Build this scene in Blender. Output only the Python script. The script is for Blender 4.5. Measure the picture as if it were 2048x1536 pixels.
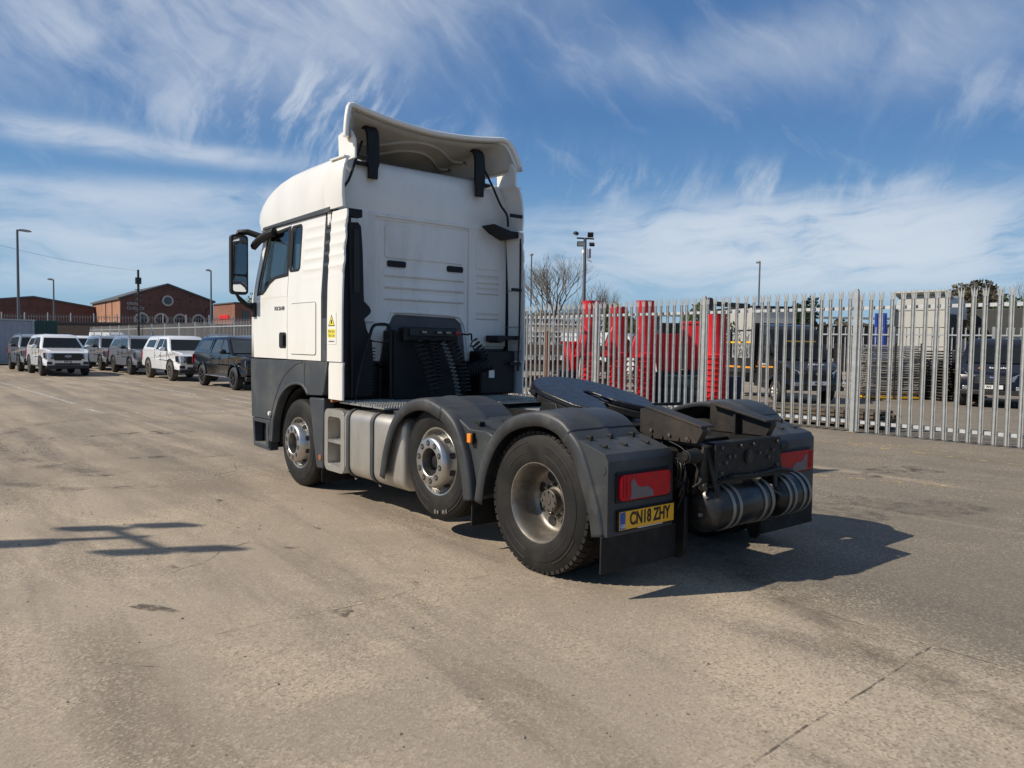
import bpy, bmesh, math, random
from mathutils import Vector, Matrix
from mathutils.geometry import tessellate_polygon
for _o in list(bpy.data.objects): bpy.data.objects.remove(_o)
scene = bpy.context.scene
COL = scene.collection
R = math.radians
# ------------------------------------------------------------------ camera
CAM = Vector((-4.197, 4.915, 1.675)); YAW, PITCH, ROLL = -0.68891, -0.05041, 0.01522
_f = Vector((math.cos(PITCH)*math.cos(YAW), math.cos(PITCH)*math.sin(YAW), math.sin(PITCH)))
_r = Vector((math.sin(YAW), -math.cos(YAW), 0)); _u = _r.cross(_f)
_rr = math.cos(ROLL)*_r + math.sin(ROLL)*_u; _uu = -math.sin(ROLL)*_r + math.cos(ROLL)*_u
cam = bpy.data.cameras.new('camera'); cam.sensor_width = 36; cam.lens = 36*1538/2048
cam.clip_start = 0.05; cam.clip_end = 3000
camo = bpy.data.objects.new('camera', cam); COL.objects.link(camo)
camo.matrix_world = Matrix(((_rr.x, _uu.x, -_f.x, CAM.x), (_rr.y, _uu.y, -_f.y, CAM.y), (_rr.z, _uu.z, -_f.z, CAM.z), (0, 0, 0, 1)))
scene.camera = camo
# ------------------------------------------------------------------ light and sky
SUN = Vector((0.50, 1.05, 1.0)).normalized()          # towards the sun
SUN_EL = math.asin(SUN.z); SUN_AZ = math.atan2(SUN.x, SUN.y)
scene.view_settings.view_transform = 'Standard'; scene.view_settings.look = 'None'
scene.view_settings.exposure = 0.0; scene.view_settings.gamma = 1.0
scene.view_settings.use_curve_mapping = False
sl = bpy.data.lights.new('sun', 'SUN'); sl.energy = 5.0; sl.angle = R(0.53); sl.color = (1.0, 0.905, 0.77)
so = bpy.data.objects.new('sun', sl); COL.objects.link(so)
so.rotation_euler = SUN.to_track_quat('Z', 'Y').to_euler(); so.location = SUN*50
world = bpy.data.worlds.new('World'); scene.world = world; world.use_nodes = True

class NT:
    """small helper to write node trees"""
    def __init__(s, tree): s.t = tree; s.n = tree.nodes; s.l = tree.links
    def node(s, typ, **kw):
        n = s.n.new(typ)
        for k, v in kw.items():
            if k.startswith('i_'):
                n.inputs[k[2:].replace('_', ' ')].default_value = v
            else: setattr(n, k, v)
        return n
    def link(s, a, b): s.l.new(a, b)
    def _in(s, sock, v):
        if isinstance(v, bpy.types.NodeSocket): s.l.new(v, sock)
        elif v is not None: sock.default_value = v
    def math(s, op, a, b=None, c=None, clamp=False):
        n = s.n.new('ShaderNodeMath'); n.operation = op; n.use_clamp = clamp
        for i, v in enumerate((a, b, c)):
            if v is not None: s._in(n.inputs[i], v)
        return n.outputs[0]
    def vmath(s, op, a, b=None, scale=None):
        n = s.n.new('ShaderNodeVectorMath'); n.operation = op
        s._in(n.inputs[0], a)
        if b is not None: s._in(n.inputs[1], b)
        if scale is not None: s._in(n.inputs['Scale'], scale)
        return n.outputs['Value'] if op in ('LENGTH', 'DISTANCE', 'DOT_PRODUCT') else n.outputs[0]
    def noise(s, vec, scale, detail=3, rough=.5, dist=0, typ='FBM'):
        n = s.n.new('ShaderNodeTexNoise'); s._in(n.inputs['Vector'], vec)
        n.inputs['Scale'].default_value = scale; n.inputs['Detail'].default_value = detail
        n.inputs['Roughness'].default_value = rough; n.inputs['Distortion'].default_value = dist
        return n
    def ramp(s, fac, stops):
        n = s.n.new('ShaderNodeValToRGB'); s._in(n.inputs[0], fac)
        e = n.color_ramp.elements
        while len(e) < len(stops): e.new(0.5)
        for i, (p, c) in enumerate(stops):
            e[i].position = p; e[i].color = (c, c, c, 1) if not hasattr(c, '__len__') else (*c[:3], 1)
        return n.outputs[0]
    def mix(s, fac, a, b, blend='MIX'):
        n = s.n.new('ShaderNodeMix'); n.data_type = 'RGBA'; n.blend_type = blend
        s._in(n.inputs[0], fac)
        for sock, v in ((n.inputs[6], a), (n.inputs[7], b)):
            if isinstance(v, bpy.types.NodeSocket): s.l.new(v, sock)
            else: sock.default_value = (*v[:3], 1)
        return n.outputs[2]
    def smooth(s, v, a, b):
        n = s.n.new('ShaderNodeMapRange'); n.interpolation_type = 'SMOOTHSTEP'
        s._in(n.inputs[0], v); n.inputs[1].default_value = a; n.inputs[2].default_value = b
        return n.outputs[0]

def build_world():
    T = NT(world.node_tree); T.n.clear()
    out = T.node('ShaderNodeOutputWorld'); bg = T.node('ShaderNodeBackground')
    sky = T.node('ShaderNodeTexSky'); sky.sky_type = 'NISHITA'; sky.sun_disc = False
    sky.sun_elevation = SUN_EL; sky.sun_rotation = SUN_AZ
    sky.altitude = 20; sky.air_density = 1.0; sky.dust_density = 0.2; sky.ozone_density = 2.6
    tc = T.node('ShaderNodeTexCoord'); d = tc.outputs['Generated']
    sep = T.node('ShaderNodeSeparateXYZ'); T.link(d, sep.inputs[0])
    zz = T.math('MAXIMUM', T.math('ADD', sep.outputs[2], 0.10), 0.05)
    px = T.math('DIVIDE', sep.outputs[0], zz); py = T.math('DIVIDE', sep.outputs[1], zz)
    comb = T.node('ShaderNodeCombineXYZ'); T.link(px, comb.inputs[0]); T.link(py, comb.inputs[1])
    P = comb.outputs[0]
    z = sep.outputs[2]; az = T.math('ARCTAN2', sep.outputs[1], sep.outputs[0])
    def patch(a0, z0, wa, wz, k=1.0):          # one soft cloud field at its compass bearing (degrees) and height
        u = T.math('DIVIDE', T.math('SUBTRACT', az, R(a0)), R(wa)); w = T.math('DIVIDE', T.math('SUBTRACT', z, z0), wz)
        q = T.math('ADD', T.math('MULTIPLY', u, u), T.math('MULTIPLY', w, w))
        return T.math('MULTIPLY', T.math('POWER', 2.718, T.math('MULTIPLY', q, -1.0)), k)
    def add(*a):
        r = a[0]
        for b_ in a[1:]: r = T.math('ADD', r, b_)
        return r
    # cirrus: combed fibres drawn out along the wind, bent by slow turbulence
    cb = T.node('ShaderNodeCombineXYZ'); T.link(az, cb.inputs[0]); T.link(z, cb.inputs[1]); S = cb.outputs[0]
    warp = T.noise(S, 5.0, 3, .5)
    wv = T.vmath('SCALE', T.vmath('SUBTRACT', warp.outputs['Color'], (0.5, .5, .5)), scale=.11)
    W = T.vmath('ADD', S, wv)
    def fibres(rot, sx, sy, scale, detail, rough, loc):
        n = T.node('ShaderNodeMapping'); n.inputs['Rotation'].default_value = (0, 0, R(rot)); T.link(W, n.inputs[0])
        n2 = T.node('ShaderNodeMapping'); n2.inputs['Scale'].default_value = (sx, sy, 1); n2.inputs['Location'].default_value = loc; T.link(n.outputs[0], n2.inputs[0])
        return T.noise(n2.outputs[0], scale, detail, rough, .15).outputs[0]
    fa = fibres(-38, 1.0, 3.4, 6.5, 11, .60, (3.1, 1.7, 0))       # plumes leaning to the right
    fv = fibres(62, 1.0, 2.6, 8.0, 11, .62, (7.1, 4.4, 0))       # steep wisps
    fh = fibres(4, 1.0, 6.0, 5.5, 11, .62, (1.3, 9.2, 0))        # long flat streaks
    soft = T.noise(W, 5.2, 6, .55, .2).outputs[0]
    cov = T.noise(T.vmath('ADD', P, (3.1, 11.7, 0)), 0.5, 3, .5).outputs[0]
    up = add(patch(-17, .375, 14, .075, 1.0), patch(-8, .31, 9, .05, .55), patch(-34, .42, 9, .05, .55), patch(-66, .34, 10, .05, .55), patch(-50, .335, 8, .03, .35))
    c1 = T.math('MULTIPLY', T.smooth(add(T.math('MULTIPLY', soft, .62), T.math('MULTIPLY', fa, .38)), .30, .68), up)
    wisp = add(patch(-24, .285, 6, .05, .9), patch(-29, .25, 4, .05, .9), patch(-17, .25, 5, .03, .5), patch(-46, .20, 5, .03, .55), patch(-57, .190, 4, .025, .8), patch(-65, .185, 4, .02, .6), patch(-70, .27, 5, .03, .3), patch(-36, .24, 5, .03, .3))
    c2 = T.math('MULTIPLY', T.smooth(fv, .44, .70), wisp)
    low = add(patch(-60, .150, 14, .028, 1.5), patch(-62, .105, 20, .036, 1.5), patch(-10, .222, 6, .012, .95), patch(-18, .215, 5, .010, .8), patch(-11, .158, 12, .018, .85), patch(-14, .115, 14, .022, .9), patch(-22, .175, 7, .012, .7), patch(-10, .075, 14, .02, .6))
    c3 = T.math('MULTIPLY', T.smooth(add(T.math('MULTIPLY', fh, .6), T.math('MULTIPLY', soft, .4)), .34, .60), low)
    rest = T.math('MULTIPLY', T.math('MULTIPLY', T.smooth(cov, .30, .62), T.smooth(T.noise(P, 1.6, 8, .6, .4).outputs[0], .36, .68)), T.math('MULTIPLY', T.smooth(z, .40, .55), .95))
    thin = T.math('MULTIPLY', T.smooth(fa, .52, .78), .16)
    c = T.math('SUBTRACT', 1.0, T.math('POWER', 2.718, T.math('MULTIPLY', add(c1, c2, c3, rest, thin), -1.35)))
    c = T.math('MULTIPLY', c, T.smooth(z, -.02, .06))
    lum = T.vmath('SCALE', sky.outputs[0], scale=0.07)
    grad = T.ramp(z, [(0.0, (.33, .52, .68)), (.07, (.245, .45, .66)), (.16, (.150, .335, .60)), (.28, (.082, .215, .475)), (.45, (.060, .165, .395)), (.7, (.060, .14, .32)), (1.0, (.055, .115, .27))])
    blue = T.mix(.88, lum, grad)
    col = T.mix(T.math('MULTIPLY', c, .86), blue, (0.71, 0.765, 0.83))
    T.link(col, bg.inputs[0]); bg.inputs[1].default_value = 1.0
    T.link(bg.outputs[0], out.inputs[0])
build_world()

# ------------------------------------------------------------------ mesh helpers
def V(*a): return Vector(a)
def frame(d):
    d = Vector(d).normalized(); up = Vector((0, 0, 1)) if abs(d.z) < .95 else Vector((1, 0, 0))
    a = d.cross(up).normalized(); return a, a.cross(d).normalized()
class MB:
    def __init__(s): s.v = []; s.f = []
    def add(s, vs, fs):
        o = len(s.v); s.v += [tuple(v) for v in vs]; s.f += [tuple(i+o for i in f) for f in fs]; return s
    def box(s, x0, x1, y0, y1, z0, z1):
        vs = [(x, y, z) for z in (z0, z1) for y in (y0, y1) for x in (x0, x1)]
        return s.add(vs, [(0, 2, 3, 1), (4, 5, 7, 6), (0, 1, 5, 4), (2, 6, 7, 3), (0, 4, 6, 2), (1, 3, 7, 5)])
    def bar(s, p0, p1, w, h):
        p0, p1 = Vector(p0), Vector(p1); a, b = frame(p1-p0); vs = []
        for p in (p0, p1):
            for i, j in ((-1, -1), (1, -1), (1, 1), (-1, 1)): vs.append(p + a*(i*w/2) + b*(j*h/2))
        return s.add(vs, [(3, 2, 1, 0), (4, 5, 6, 7)] + [(i, (i+1) % 4, 4+(i+1) % 4, 4+i) for i in range(4)])
    def cyl(s, p0, p1, r0, r1=None, n=16, caps=True):
        r1 = r0 if r1 is None else r1; p0, p1 = Vector(p0), Vector(p1); a, b = frame(p1-p0); vs = []
        for p, r in ((p0, r0), (p1, r1)):
            for i in range(n):
                t = 2*math.pi*i/n; vs.append(p + a*(r*math.cos(t)) + b*(r*math.sin(t)))
        fs = [(i, (i+1) % n, n+(i+1) % n, n+i) for i in range(n)]
        if caps: fs += [tuple(range(n-1, -1, -1)), tuple(range(n, 2*n))]
        return s.add(vs, fs)
    def tube(s, pts, r, n=8, closed=False):
        pts = [Vector(p) for p in pts]; rings = []; m = len(pts); a = None
        for i, p in enumerate(pts):
            d = (pts[(i+1) % m if closed else min(i+1, m-1)] - pts[(i-1) % m if closed else max(i-1, 0)])
            if a is None: a, b = frame(d)
            else:
                a = (a - d.normalized()*a.dot(d.normalized())); a = a.normalized() if a.length > 1e-6 else frame(d)[0]
                b = d.normalized().cross(a)
            rr = r[i] if hasattr(r, '__len__') else r
            rings.append([p + a*(rr*math.cos(2*math.pi*k/n)) + b*(rr*math.sin(2*math.pi*k/n)) for k in range(n)])
        return s.loft(rings, cap=not closed, loop=closed)
    def loft(s, rings, cap=True, loop=False, closed=True):
        n = len(rings[0]); m = len(rings); vs = [p for r in rings for p in r]; fs = []
        for i in range(m if loop else m-1):
            j = (i+1) % m
            for k in range(n if closed else n-1):
                k2 = (k+1) % n; fs.append((i*n+k, i*n+k2, j*n+k2, j*n+k))
        if cap and not loop: fs += [tuple(range(n-1, -1, -1)), tuple((m-1)*n+k for k in range(n))]
        return s.add(vs, fs)
    def lathe(s, prof, o=(0, 0, 0), axis=(0, 1, 0), n=32, closed=False, a0=0, a1=2*math.pi):
        o = Vector(o); ax = Vector(axis).normalized(); a, b = frame(ax); full = abs(a1-a0) > 6.28
        m = n if full else n+1; rings = []
        for i in range(m):
            t = a0 + (a1-a0)*i/n; dr = a*math.cos(t) + b*math.sin(t)
            rings.append([o + ax*h + dr*r for h, r in prof])
        return s.loft(rings, cap=False, loop=full, closed=closed)
    def prism(s, pts, axis, lo, hi):
        def P(u, w, t): return {'x': (t, u, w), 'y': (u, t, w), 'z': (u, w, t)}[axis]
        n = len(pts); vs = [P(u, w, lo) for u, w in pts] + [P(u, w, hi) for u, w in pts]
        fs = [(i, (i+1) % n, n+(i+1) % n, n+i) for i in range(n)]
        tr = tessellate_polygon([[Vector((u, w, 0)) for u, w in pts]])
        fs += [tuple(t) for t in tr] + [tuple(n+i for i in reversed(t)) for t in tr]
        return s.add(vs, fs)
    def holed(s, outer, holes, fn, fn2):
        """plate with holes: fn, fn2 map (u,w) to the front and the back face"""
        loops = [outer] + holes; flat = [p for l in loops for p in l]; n = len(flat)
        vs = [fn(*p) for p in flat] + [fn2(*p) for p in flat]; fs = []; o = 0
        tr = tessellate_polygon([[Vector((u, w, 0)) for u, w in l] for l in loops])
        fs += [tuple(t) for t in tr] + [tuple(n+i for i in reversed(t)) for t in tr]
        for l in loops:
            k = len(l); fs += [(o+i, o+(i+1) % k, n+o+(i+1) % k, n+o+i) for i in range(k)]; o += k
        return s.add(vs, fs)
    def grid(s, fn, us, ws, skip=None, thick=None):
        nu, nw = len(us), len(ws)
        vs = [fn(u, w) for w in ws for u in us]; fs = []
        for j in range(nw-1):
            for i in range(nu-1):
                if skip and skip((us[i]+us[i+1])/2, (ws[j]+ws[j+1])/2): continue
                fs.append((j*nu+i, j*nu+i+1, (j+1)*nu+i+1, (j+1)*nu+i))
        return s.add(vs, fs)
    def sphere(s, c, r, nu=16, nv=10, sc=(1, 1, 1)):
        c = Vector(c); rings = []
        for j in range(nv+1):
            t = math.pi*j/nv; z = math.cos(t); q = max(math.sin(t), .002)
            rings.append([c + Vector((sc[0]*r*q*math.cos(2*math.pi*i/nu), sc[1]*r*q*math.sin(2*math.pi*i/nu), sc[2]*r*z)) for i in range(nu)])
        return s.loft(rings)
    def move(s, fn): s.v = [tuple(fn(Vector(v))) for v in s.v]; return s
    def build(s, name, mat, parent=None, bevel=0, smooth=38, segs=2, solid=0, weld=False):
        me = bpy.data.meshes.new(name); me.from_pydata(s.v, [], s.f)
        bm = bmesh.new(); bm.from_mesh(me)
        if weld: bmesh.ops.remove_doubles(bm, verts=bm.verts, dist=1e-5)
        bmesh.ops.recalc_face_normals(bm, faces=bm.faces); bm.to_mesh(me); bm.free()
        if smooth:
            me.polygons.foreach_set('use_smooth', [True]*len(me.polygons)); me.set_sharp_from_angle(angle=R(smooth))
        me.materials.append(mat if not isinstance(mat, str) else M[mat])
        ob = bpy.data.objects.new(name, me); COL.objects.link(ob)
        if parent is not None: ob.parent = parent
        if solid:
            m = ob.modifiers.new('solid', 'SOLIDIFY'); m.thickness = solid; m.offset = -1
        if bevel:
            m = ob.modifiers.new('bevel', 'BEVEL'); m.width = bevel; m.segments = segs; m.limit_method = 'ANGLE'; m.angle_limit = R(35)
            m.harden_normals = False
        return ob
def tag(o, label=None, cat=None, group=None, kind=None):
    if label: o['label'] = label
    if cat: o['category'] = cat
    if group: o['group'] = group
    if kind: o['kind'] = kind
    return o
def empty(name, loc=(0, 0, 0), rz=0, label=None, cat=None, group=None):
    o = bpy.data.objects.new(name, None); COL.objects.link(o); o.location = loc; o.rotation_euler = (0, 0, rz)
    o.empty_display_size = .2
    return tag(o, label, cat, group)
def copy_tree(o, parent=None):
    c = o.copy(); COL.objects.link(c); c.parent = parent
    for ch in [k for k in o.children]: copy_tree(ch, c)
    return c
def text(name, s, size, mat, parent, loc, X, Y, ext=.0015, sx=1.0, align='CENTER', shear=0, bold=0):
    cu = bpy.data.curves.new(name, 'FONT'); cu.body = s; cu.size = size; cu.extrude = ext; cu.align_x = align; cu.align_y = 'CENTER'
    cu.shear = shear; cu.offset = bold; cu.resolution_u = 3
    ob = bpy.data.objects.new(name, cu); COL.objects.link(ob)
    dg = bpy.context.evaluated_depsgraph_get(); me = bpy.data.meshes.new_from_object(ob.evaluated_get(dg))
    bpy.data.objects.remove(ob)
    me.materials.clear(); me.materials.append(M[mat])
    X = Vector(X).normalized(); Y = Vector(Y).normalized(); Z = X.cross(Y)
    mt = Matrix(((X.x*sx, Y.x, Z.x, loc[0]), (X.y*sx, Y.y, Z.y, loc[1]), (X.z*sx, Y.z, Z.z, loc[2]), (0, 0, 0, 1)))
    me.transform(mt); me.name = name
    o = bpy.data.objects.new(name, me); COL.objects.link(o)
    if parent is not None: o.parent = parent
    return o
def arc(cx, cz, r, a0, a1, n):
    return [(cx + r*math.cos(R(a0+(a1-a0)*i/n)), cz + r*math.sin(R(a0+(a1-a0)*i/n))) for i in range(n+1)]
def rrect(x0, x1, y0, y1, r, n=5):
    p = []
    for cx, cy, a in ((x1-r, y1-r, 0), (x0+r, y1-r, 90), (x0+r, y0+r, 180), (x1-r, y0+r, 270)): p += arc(cx, cy, r, a, a+90, n)
    return p
def spline(pts, n=8):
    """Catmull-Rom through pts (tuples of any size)"""
    P = [Vector(p) if len(p) > 2 else Vector((p[0], p[1], 0)) for p in pts]; out = []
    for i in range(len(P)-1):
        a, b, c, d = P[max(i-1, 0)], P[i], P[i+1], P[min(i+2, len(P)-1)]
        for k in range(n):
            t = k/n
            out.append(.5*((2*b) + (c-a)*t + (2*a-5*b+4*c-d)*t*t + (3*b-a-3*c+d)*t**3))
    out.append(P[-1])
    return [tuple(q) for q in out] if len(pts[0]) > 2 else [(q.x, q.y) for q in out]

# ------------------------------------------------------------------ materials
M = {}
def mat(name, col, rough=.5, metal=0, var=.12, vs=3.0, bump=0, bs=60, rvar=.1, coat=0, dirt=None, dfac=.5, ds=1.5, spec=.5, stretch=None, dsharp=(.45, .75), emit=0):
    m = bpy.data.materials.new(name); m.use_nodes = True; T = NT(m.node_tree); b = T.n['Principled BSDF']
    tc = T.node('ShaderNodeTexCoord'); co = tc.outputs['Object']
    if stretch:
        mp = T.node('ShaderNodeMapping'); mp.inputs['Scale'].default_value = stretch; T.link(co, mp.inputs[0]); cs = mp.outputs[0]
    else: cs = co
    nz = T.noise(cs, vs, 5, .6)
    lo = tuple(max(c*(1-var), 0) for c in col); hi = tuple(min(c*(1+var), 1) for c in col)
    c = T.mix(T.ramp(nz.outputs[0], [(.3, 0.0), (.7, 1.0)]), lo, hi)
    if dirt:
        dn = T.noise(cs, ds, 7, .65, .3)
        df = T.math('MULTIPLY', T.smooth(dn.outputs[0], *dsharp), dfac)
        c = T.mix(df, c, dirt)
    T.link(c, b.inputs['Base Color'])
    b.inputs['Metallic'].default_value = metal
    r = T.math('MULTIPLY_ADD', T.noise(cs, vs*2.3, 4, .6).outputs[0], rvar*2, rough-rvar, clamp=True)
    if dirt: r = T.math('ADD', r, T.math('MULTIPLY', df, .25), clamp=True)
    T.link(r, b.inputs['Roughness'])
    b.inputs['Specular IOR Level'].default_value = spec
    if coat: b.inputs['Coat Weight'].default_value = coat; b.inputs['Coat Roughness'].default_value = .06
    if bump:
        bn = T.node('ShaderNodeBump'); bn.inputs['Strength'].default_value = bump; bn.inputs['Distance'].default_value = .01
        T.link(T.noise(co, bs, 5, .6).outputs[0], bn.inputs['Height']); T.link(bn.outputs[0], b.inputs['Normal'])
    if emit:
        T.link(c, b.inputs['Emission Color']); b.inputs['Emission Strength'].default_value = emit
    M[name] = m; return m
def glass(name, tint=(.55, .68, .64), refl=.10, rough=.0):
    m = bpy.data.materials.new(name); m.use_nodes = True; T = NT(m.node_tree); T.n.clear()
    out = T.node('ShaderNodeOutputMaterial'); tr = T.node('ShaderNodeBsdfTransparent'); gl = T.node('ShaderNodeBsdfGlossy')
    tr.inputs[0].default_value = (*tint, 1); gl.inputs['Roughness'].default_value = rough + .015
    fr = T.node('ShaderNodeFresnel'); fr.inputs[0].default_value = 1.5
    f = T.math('ADD', T.math('MULTIPLY', fr.outputs[0], .9), refl*.3, clamp=True)
    mx = T.node('ShaderNodeMixShader'); T.link(f, mx.inputs[0]); T.link(tr.outputs[0], mx.inputs[1]); T.link(gl.outputs[0], mx.inputs[2])
    T.link(mx.outputs[0], out.inputs[0]); M[name] = m; return m

mat('cab_white', (.80, .785, .735), .32, var=.03, vs=1.5, coat=.5, dirt=(.46, .41, .33), dfac=.16, ds=1.6, stretch=(1.6, 1.6, .5), rvar=.08)
mat('back_white', (.78, .77, .73), .42, var=.05, vs=1.5, dirt=(.33, .30, .26), dfac=.28, ds=2.0, stretch=(1.6, 1.8, .45), rvar=.14)
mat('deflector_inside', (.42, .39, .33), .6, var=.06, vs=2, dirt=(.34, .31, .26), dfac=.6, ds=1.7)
mat('grey_plastic', (.042, .049, .056), .52, var=.12, vs=2.2, bump=.05, bs=220, dirt=(.16, .15, .13), dfac=.35, ds=2.2)
mat('guard_plastic', (.034, .038, .042), .50, var=.25, vs=2.5, bump=.08, bs=140, dirt=(.17, .165, .15), dfac=.42, ds=3.4, dsharp=(.50, .80), rvar=.16)
mat('dark_plastic', (.0085, .009, .010), .55, var=.2, vs=5, spec=.35)
mat('black_rubber', (.014, .0135, .013), .72, var=.25, vs=9, bump=.1, bs=140, dirt=(.085, .073, .057), dfac=.45, ds=5, spec=.3)
mat('tyre_side', (.0125, .012, .0115), .66, var=.22, vs=8, bump=.06, bs=160, dirt=(.048, .042, .034), dfac=.4, ds=4, spec=.3)
mat('tyre_print', (.30, .29, .27), .7)
mat('tyre_relief', (.045, .043, .04), .6, var=.2)
mat('alloy', (.56, .55, .53), .36, 1.0, var=.08, vs=5, dirt=(.22, .18, .13), dfac=.5, ds=5)
mat('steel_rim', (.27, .25, .22), .42, .75, var=.15, vs=5, dirt=(.085, .068, .048), dfac=.8, ds=4, bump=.05)
mat('hub_metal', (.12, .105, .09), .55, .5, var=.25, vs=9, dirt=(.16, .12, .085), dfac=.6, ds=7, bump=.15)
mat('nut_steel', (.30, .28, .25), .35, .9, var=.25, vs=30)
mat('chassis', (.009, .0095, .010), .55, .1, var=.3, vs=5, bump=.1, bs=90, dirt=(.060, .049, .036), dfac=.55, ds=3.5, spec=.35)
mat('ramp_steel', (.018, .017, .016), .5, .2, var=.3, vs=4, bump=.08, bs=70, dirt=(.070, .050, .036), dfac=.6, ds=3.2, dsharp=(.4, .7))
mat('grease', (.0075, .0085, .013), .34, 0, var=.4, vs=7, bump=.5, bs=26, spec=.45, rvar=.14)
mat('air_tank', (.010, .012, .014), .30, .1, var=.25, vs=4, dirt=(.10, .08, .055), dfac=.4, ds=4, bump=.05)
mat('band_steel', (.25, .24, .21), .45, .4, var=.2, vs=12, dirt=(.17, .13, .09), dfac=.5, ds=8)
mat('tank_alloy', (.52, .50, .46), .42, .75, var=.10, vs=2.0, dirt=(.25, .21, .155), dfac=.75, ds=1.8, stretch=(1.6, 1, .55), bump=.02)
mat('tread_alloy', (.50, .49, .46), .42, .8, var=.18, vs=14, dirt=(.15, .125, .095), dfac=.6, ds=5)
mat('mirror_glass', (.75, .78, .8), .03, 1.0, var=.02, rvar=.01)
mat('cab_interior', (.035, .035, .037), .8, var=.2)
mat('seat_cloth', (.10, .10, .11), .9, var=.2)
mat('lamp_red', (.42, .005, .015), .18, var=.12, vs=18, coat=.0, rvar=.05, spec=.3)
mat('lamp_smoke', (.14, .125, .14), .25, var=.1, spec=.4)
mat('lamp_amber', (.80, .24, .015), .25, var=.1, coat=.5)
mat('amber_dull', (.34, .115, .035), .4, var=.1)
mat('plate_yellow', (.80, .43, .02), .4, var=.06, vs=9, dirt=(.30, .2, .06), dfac=.3, ds=9)
mat('plate_white', (.74, .74, .72), .4, var=.05)
mat('plate_blue', (.03, .09, .35), .4)
mat('ink_black', (.012, .012, .012), .5)
mat('ink_grey', (.15, .15, .16), .4)
mat('sticker_white', (.80, .78, .72), .4, var=.03)
mat('sticker_yellow', (.80, .68, .04), .4, var=.05)
mat('white_print', (.75, .75, .75), .5, var=.03)
mat('hose_red', (.30, .03, .03), .5)
mat('hose_grey', (.17, .17, .16), .5)
glass('cab_glass', (.94, .99, .97), .08)
glass('car_glass', (.10, .12, .13), .15)
# ------------------------------------------------------------------ ground
def ground_material():
    m = bpy.data.materials.new('yard_concrete'); m.use_nodes = True; T = NT(m.node_tree); b = T.n['Principled BSDF']
    co = T.node('ShaderNodeTexCoord').outputs['Object']
    sep = T.node('ShaderNodeSeparateXYZ'); T.link(co, sep.inputs[0])
    big = T.noise(co, .13, 5, .6, .3).outputs[0]; mid = T.noise(co, .62, 7, .66, .5).outputs[0]
    def stretched(rot, sx, sy, sc, loc=(0, 0, 0)):
        st = T.node('ShaderNodeMapping'); st.inputs['Scale'].default_value = (sx, sy, 1); st.inputs['Rotation'].default_value = (0, 0, R(rot)); st.inputs['Location'].default_value = loc; T.link(co, st.inputs[0])
        return T.noise(st.outputs[0], sc, 7, .62, .35).outputs[0]
    streak = stretched(-76, .22, 1.4, 1.0); drag = stretched(8, .10, 1.7, .9, (3, 5, 0))
    c = T.mix(T.smooth(big, .36, .64), (.315, .260, .196), (.410, .340, .255))
    c = T.mix(T.math('MULTIPLY', T.smooth(mid, .44, .68), .60), c, (.520, .425, .300))
    c = T.mix(T.math('MULTIPLY', T.smooth(streak, .46, .66), .75), c, (.190, .158, .124))
    c = T.mix(T.math('MULTIPLY', T.smooth(T.noise(co, .28, 6, .65, .6).outputs[0], .52, .70), .50), c, (.220, .188, .148))
    # greyer, older slabs beyond the long joint; dirtier ground where vehicles turn
    wob = T.math('MULTIPLY', T.math('SUBTRACT', T.noise(co, .6, 4, .6).outputs[0], .5), .5)
    edge = T.math('ADD', sep.outputs[1], T.math('MULTIPLY', wob, 1.6))
    nearx = T.smooth(sep.outputs[0], 14.0, 6.0)
    gm = T.math('MULTIPLY', T.math('MULTIPLY', T.smooth(edge, .75, -.15), nearx), .82)
    c = T.mix(gm, c, (.142, .124, .099))
    fx = T.math('ADD', sep.outputs[0], T.math('MULTIPLY', wob, 8.0))
    c = T.mix(T.math('MULTIPLY', T.smooth(fx, 2.5, 8.5), T.math('MULTIPLY_ADD', T.smooth(drag, .40, .66), .55, .25)), c, (.165, .136, .106))
    c = T.mix(T.math('MULTIPLY', T.smooth(drag, .60, .74), .45), c, (.46, .375, .27))
    # exposed aggregate
    vo = T.node('ShaderNodeTexVoronoi'); vo.inputs['Scale'].default_value = 78; T.link(co, vo.inputs['Vector'])
    hs = T.node('ShaderNodeSeparateColor'); T.link(vo.outputs['Color'], hs.inputs[0])
    bare = T.math('MULTIPLY_ADD', T.smooth(mid, .40, .62), .6, .4)
    c = T.mix(T.math('MULTIPLY', T.math('MULTIPLY', T.smooth(hs.outputs[0], .52, .95), .42), bare), c, (.62, .53, .41))
    c = T.mix(T.math('MULTIPLY', T.math('MULTIPLY', T.smooth(hs.outputs[1], .60, .95), .48), bare), c, (.105, .086, .068))
    fine = T.noise(co, 210, 3, .7).outputs[0]
    c = T.mix(T.math('MULTIPLY', T.smooth(fine, .55, .72), .28), c, (.115, .096, .076))
    sp = T.node('ShaderNodeTexVoronoi'); sp.inputs['Scale'].default_value = 5.2; sp.inputs['Randomness'].default_value = 1; T.link(co, sp.inputs['Vector'])
    c = T.mix(T.math('MULTIPLY', T.smooth(sp.outputs['Distance'], .065, .035), .65), c, (.06, .053, .045))
    T.link(c, b.inputs['Base Color']); b.inputs['Roughness'].default_value = .88; b.inputs['Specular IOR Level'].default_value = .25
    bn = T.node('ShaderNodeBump'); bn.inputs['Strength'].default_value = .6; bn.inputs['Distance'].default_value = .006
    h = T.math('ADD', T.math('MULTIPLY', fine, .7), T.math('ADD', T.math('MULTIPLY', vo.outputs['Distance'], .35), T.math('MULTIPLY', mid, 2.6)))
    T.link(h, bn.inputs['Height']); T.link(bn.outputs[0], b.inputs['Normal'])
    M['yard_concrete'] = m
ground_material()
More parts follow.
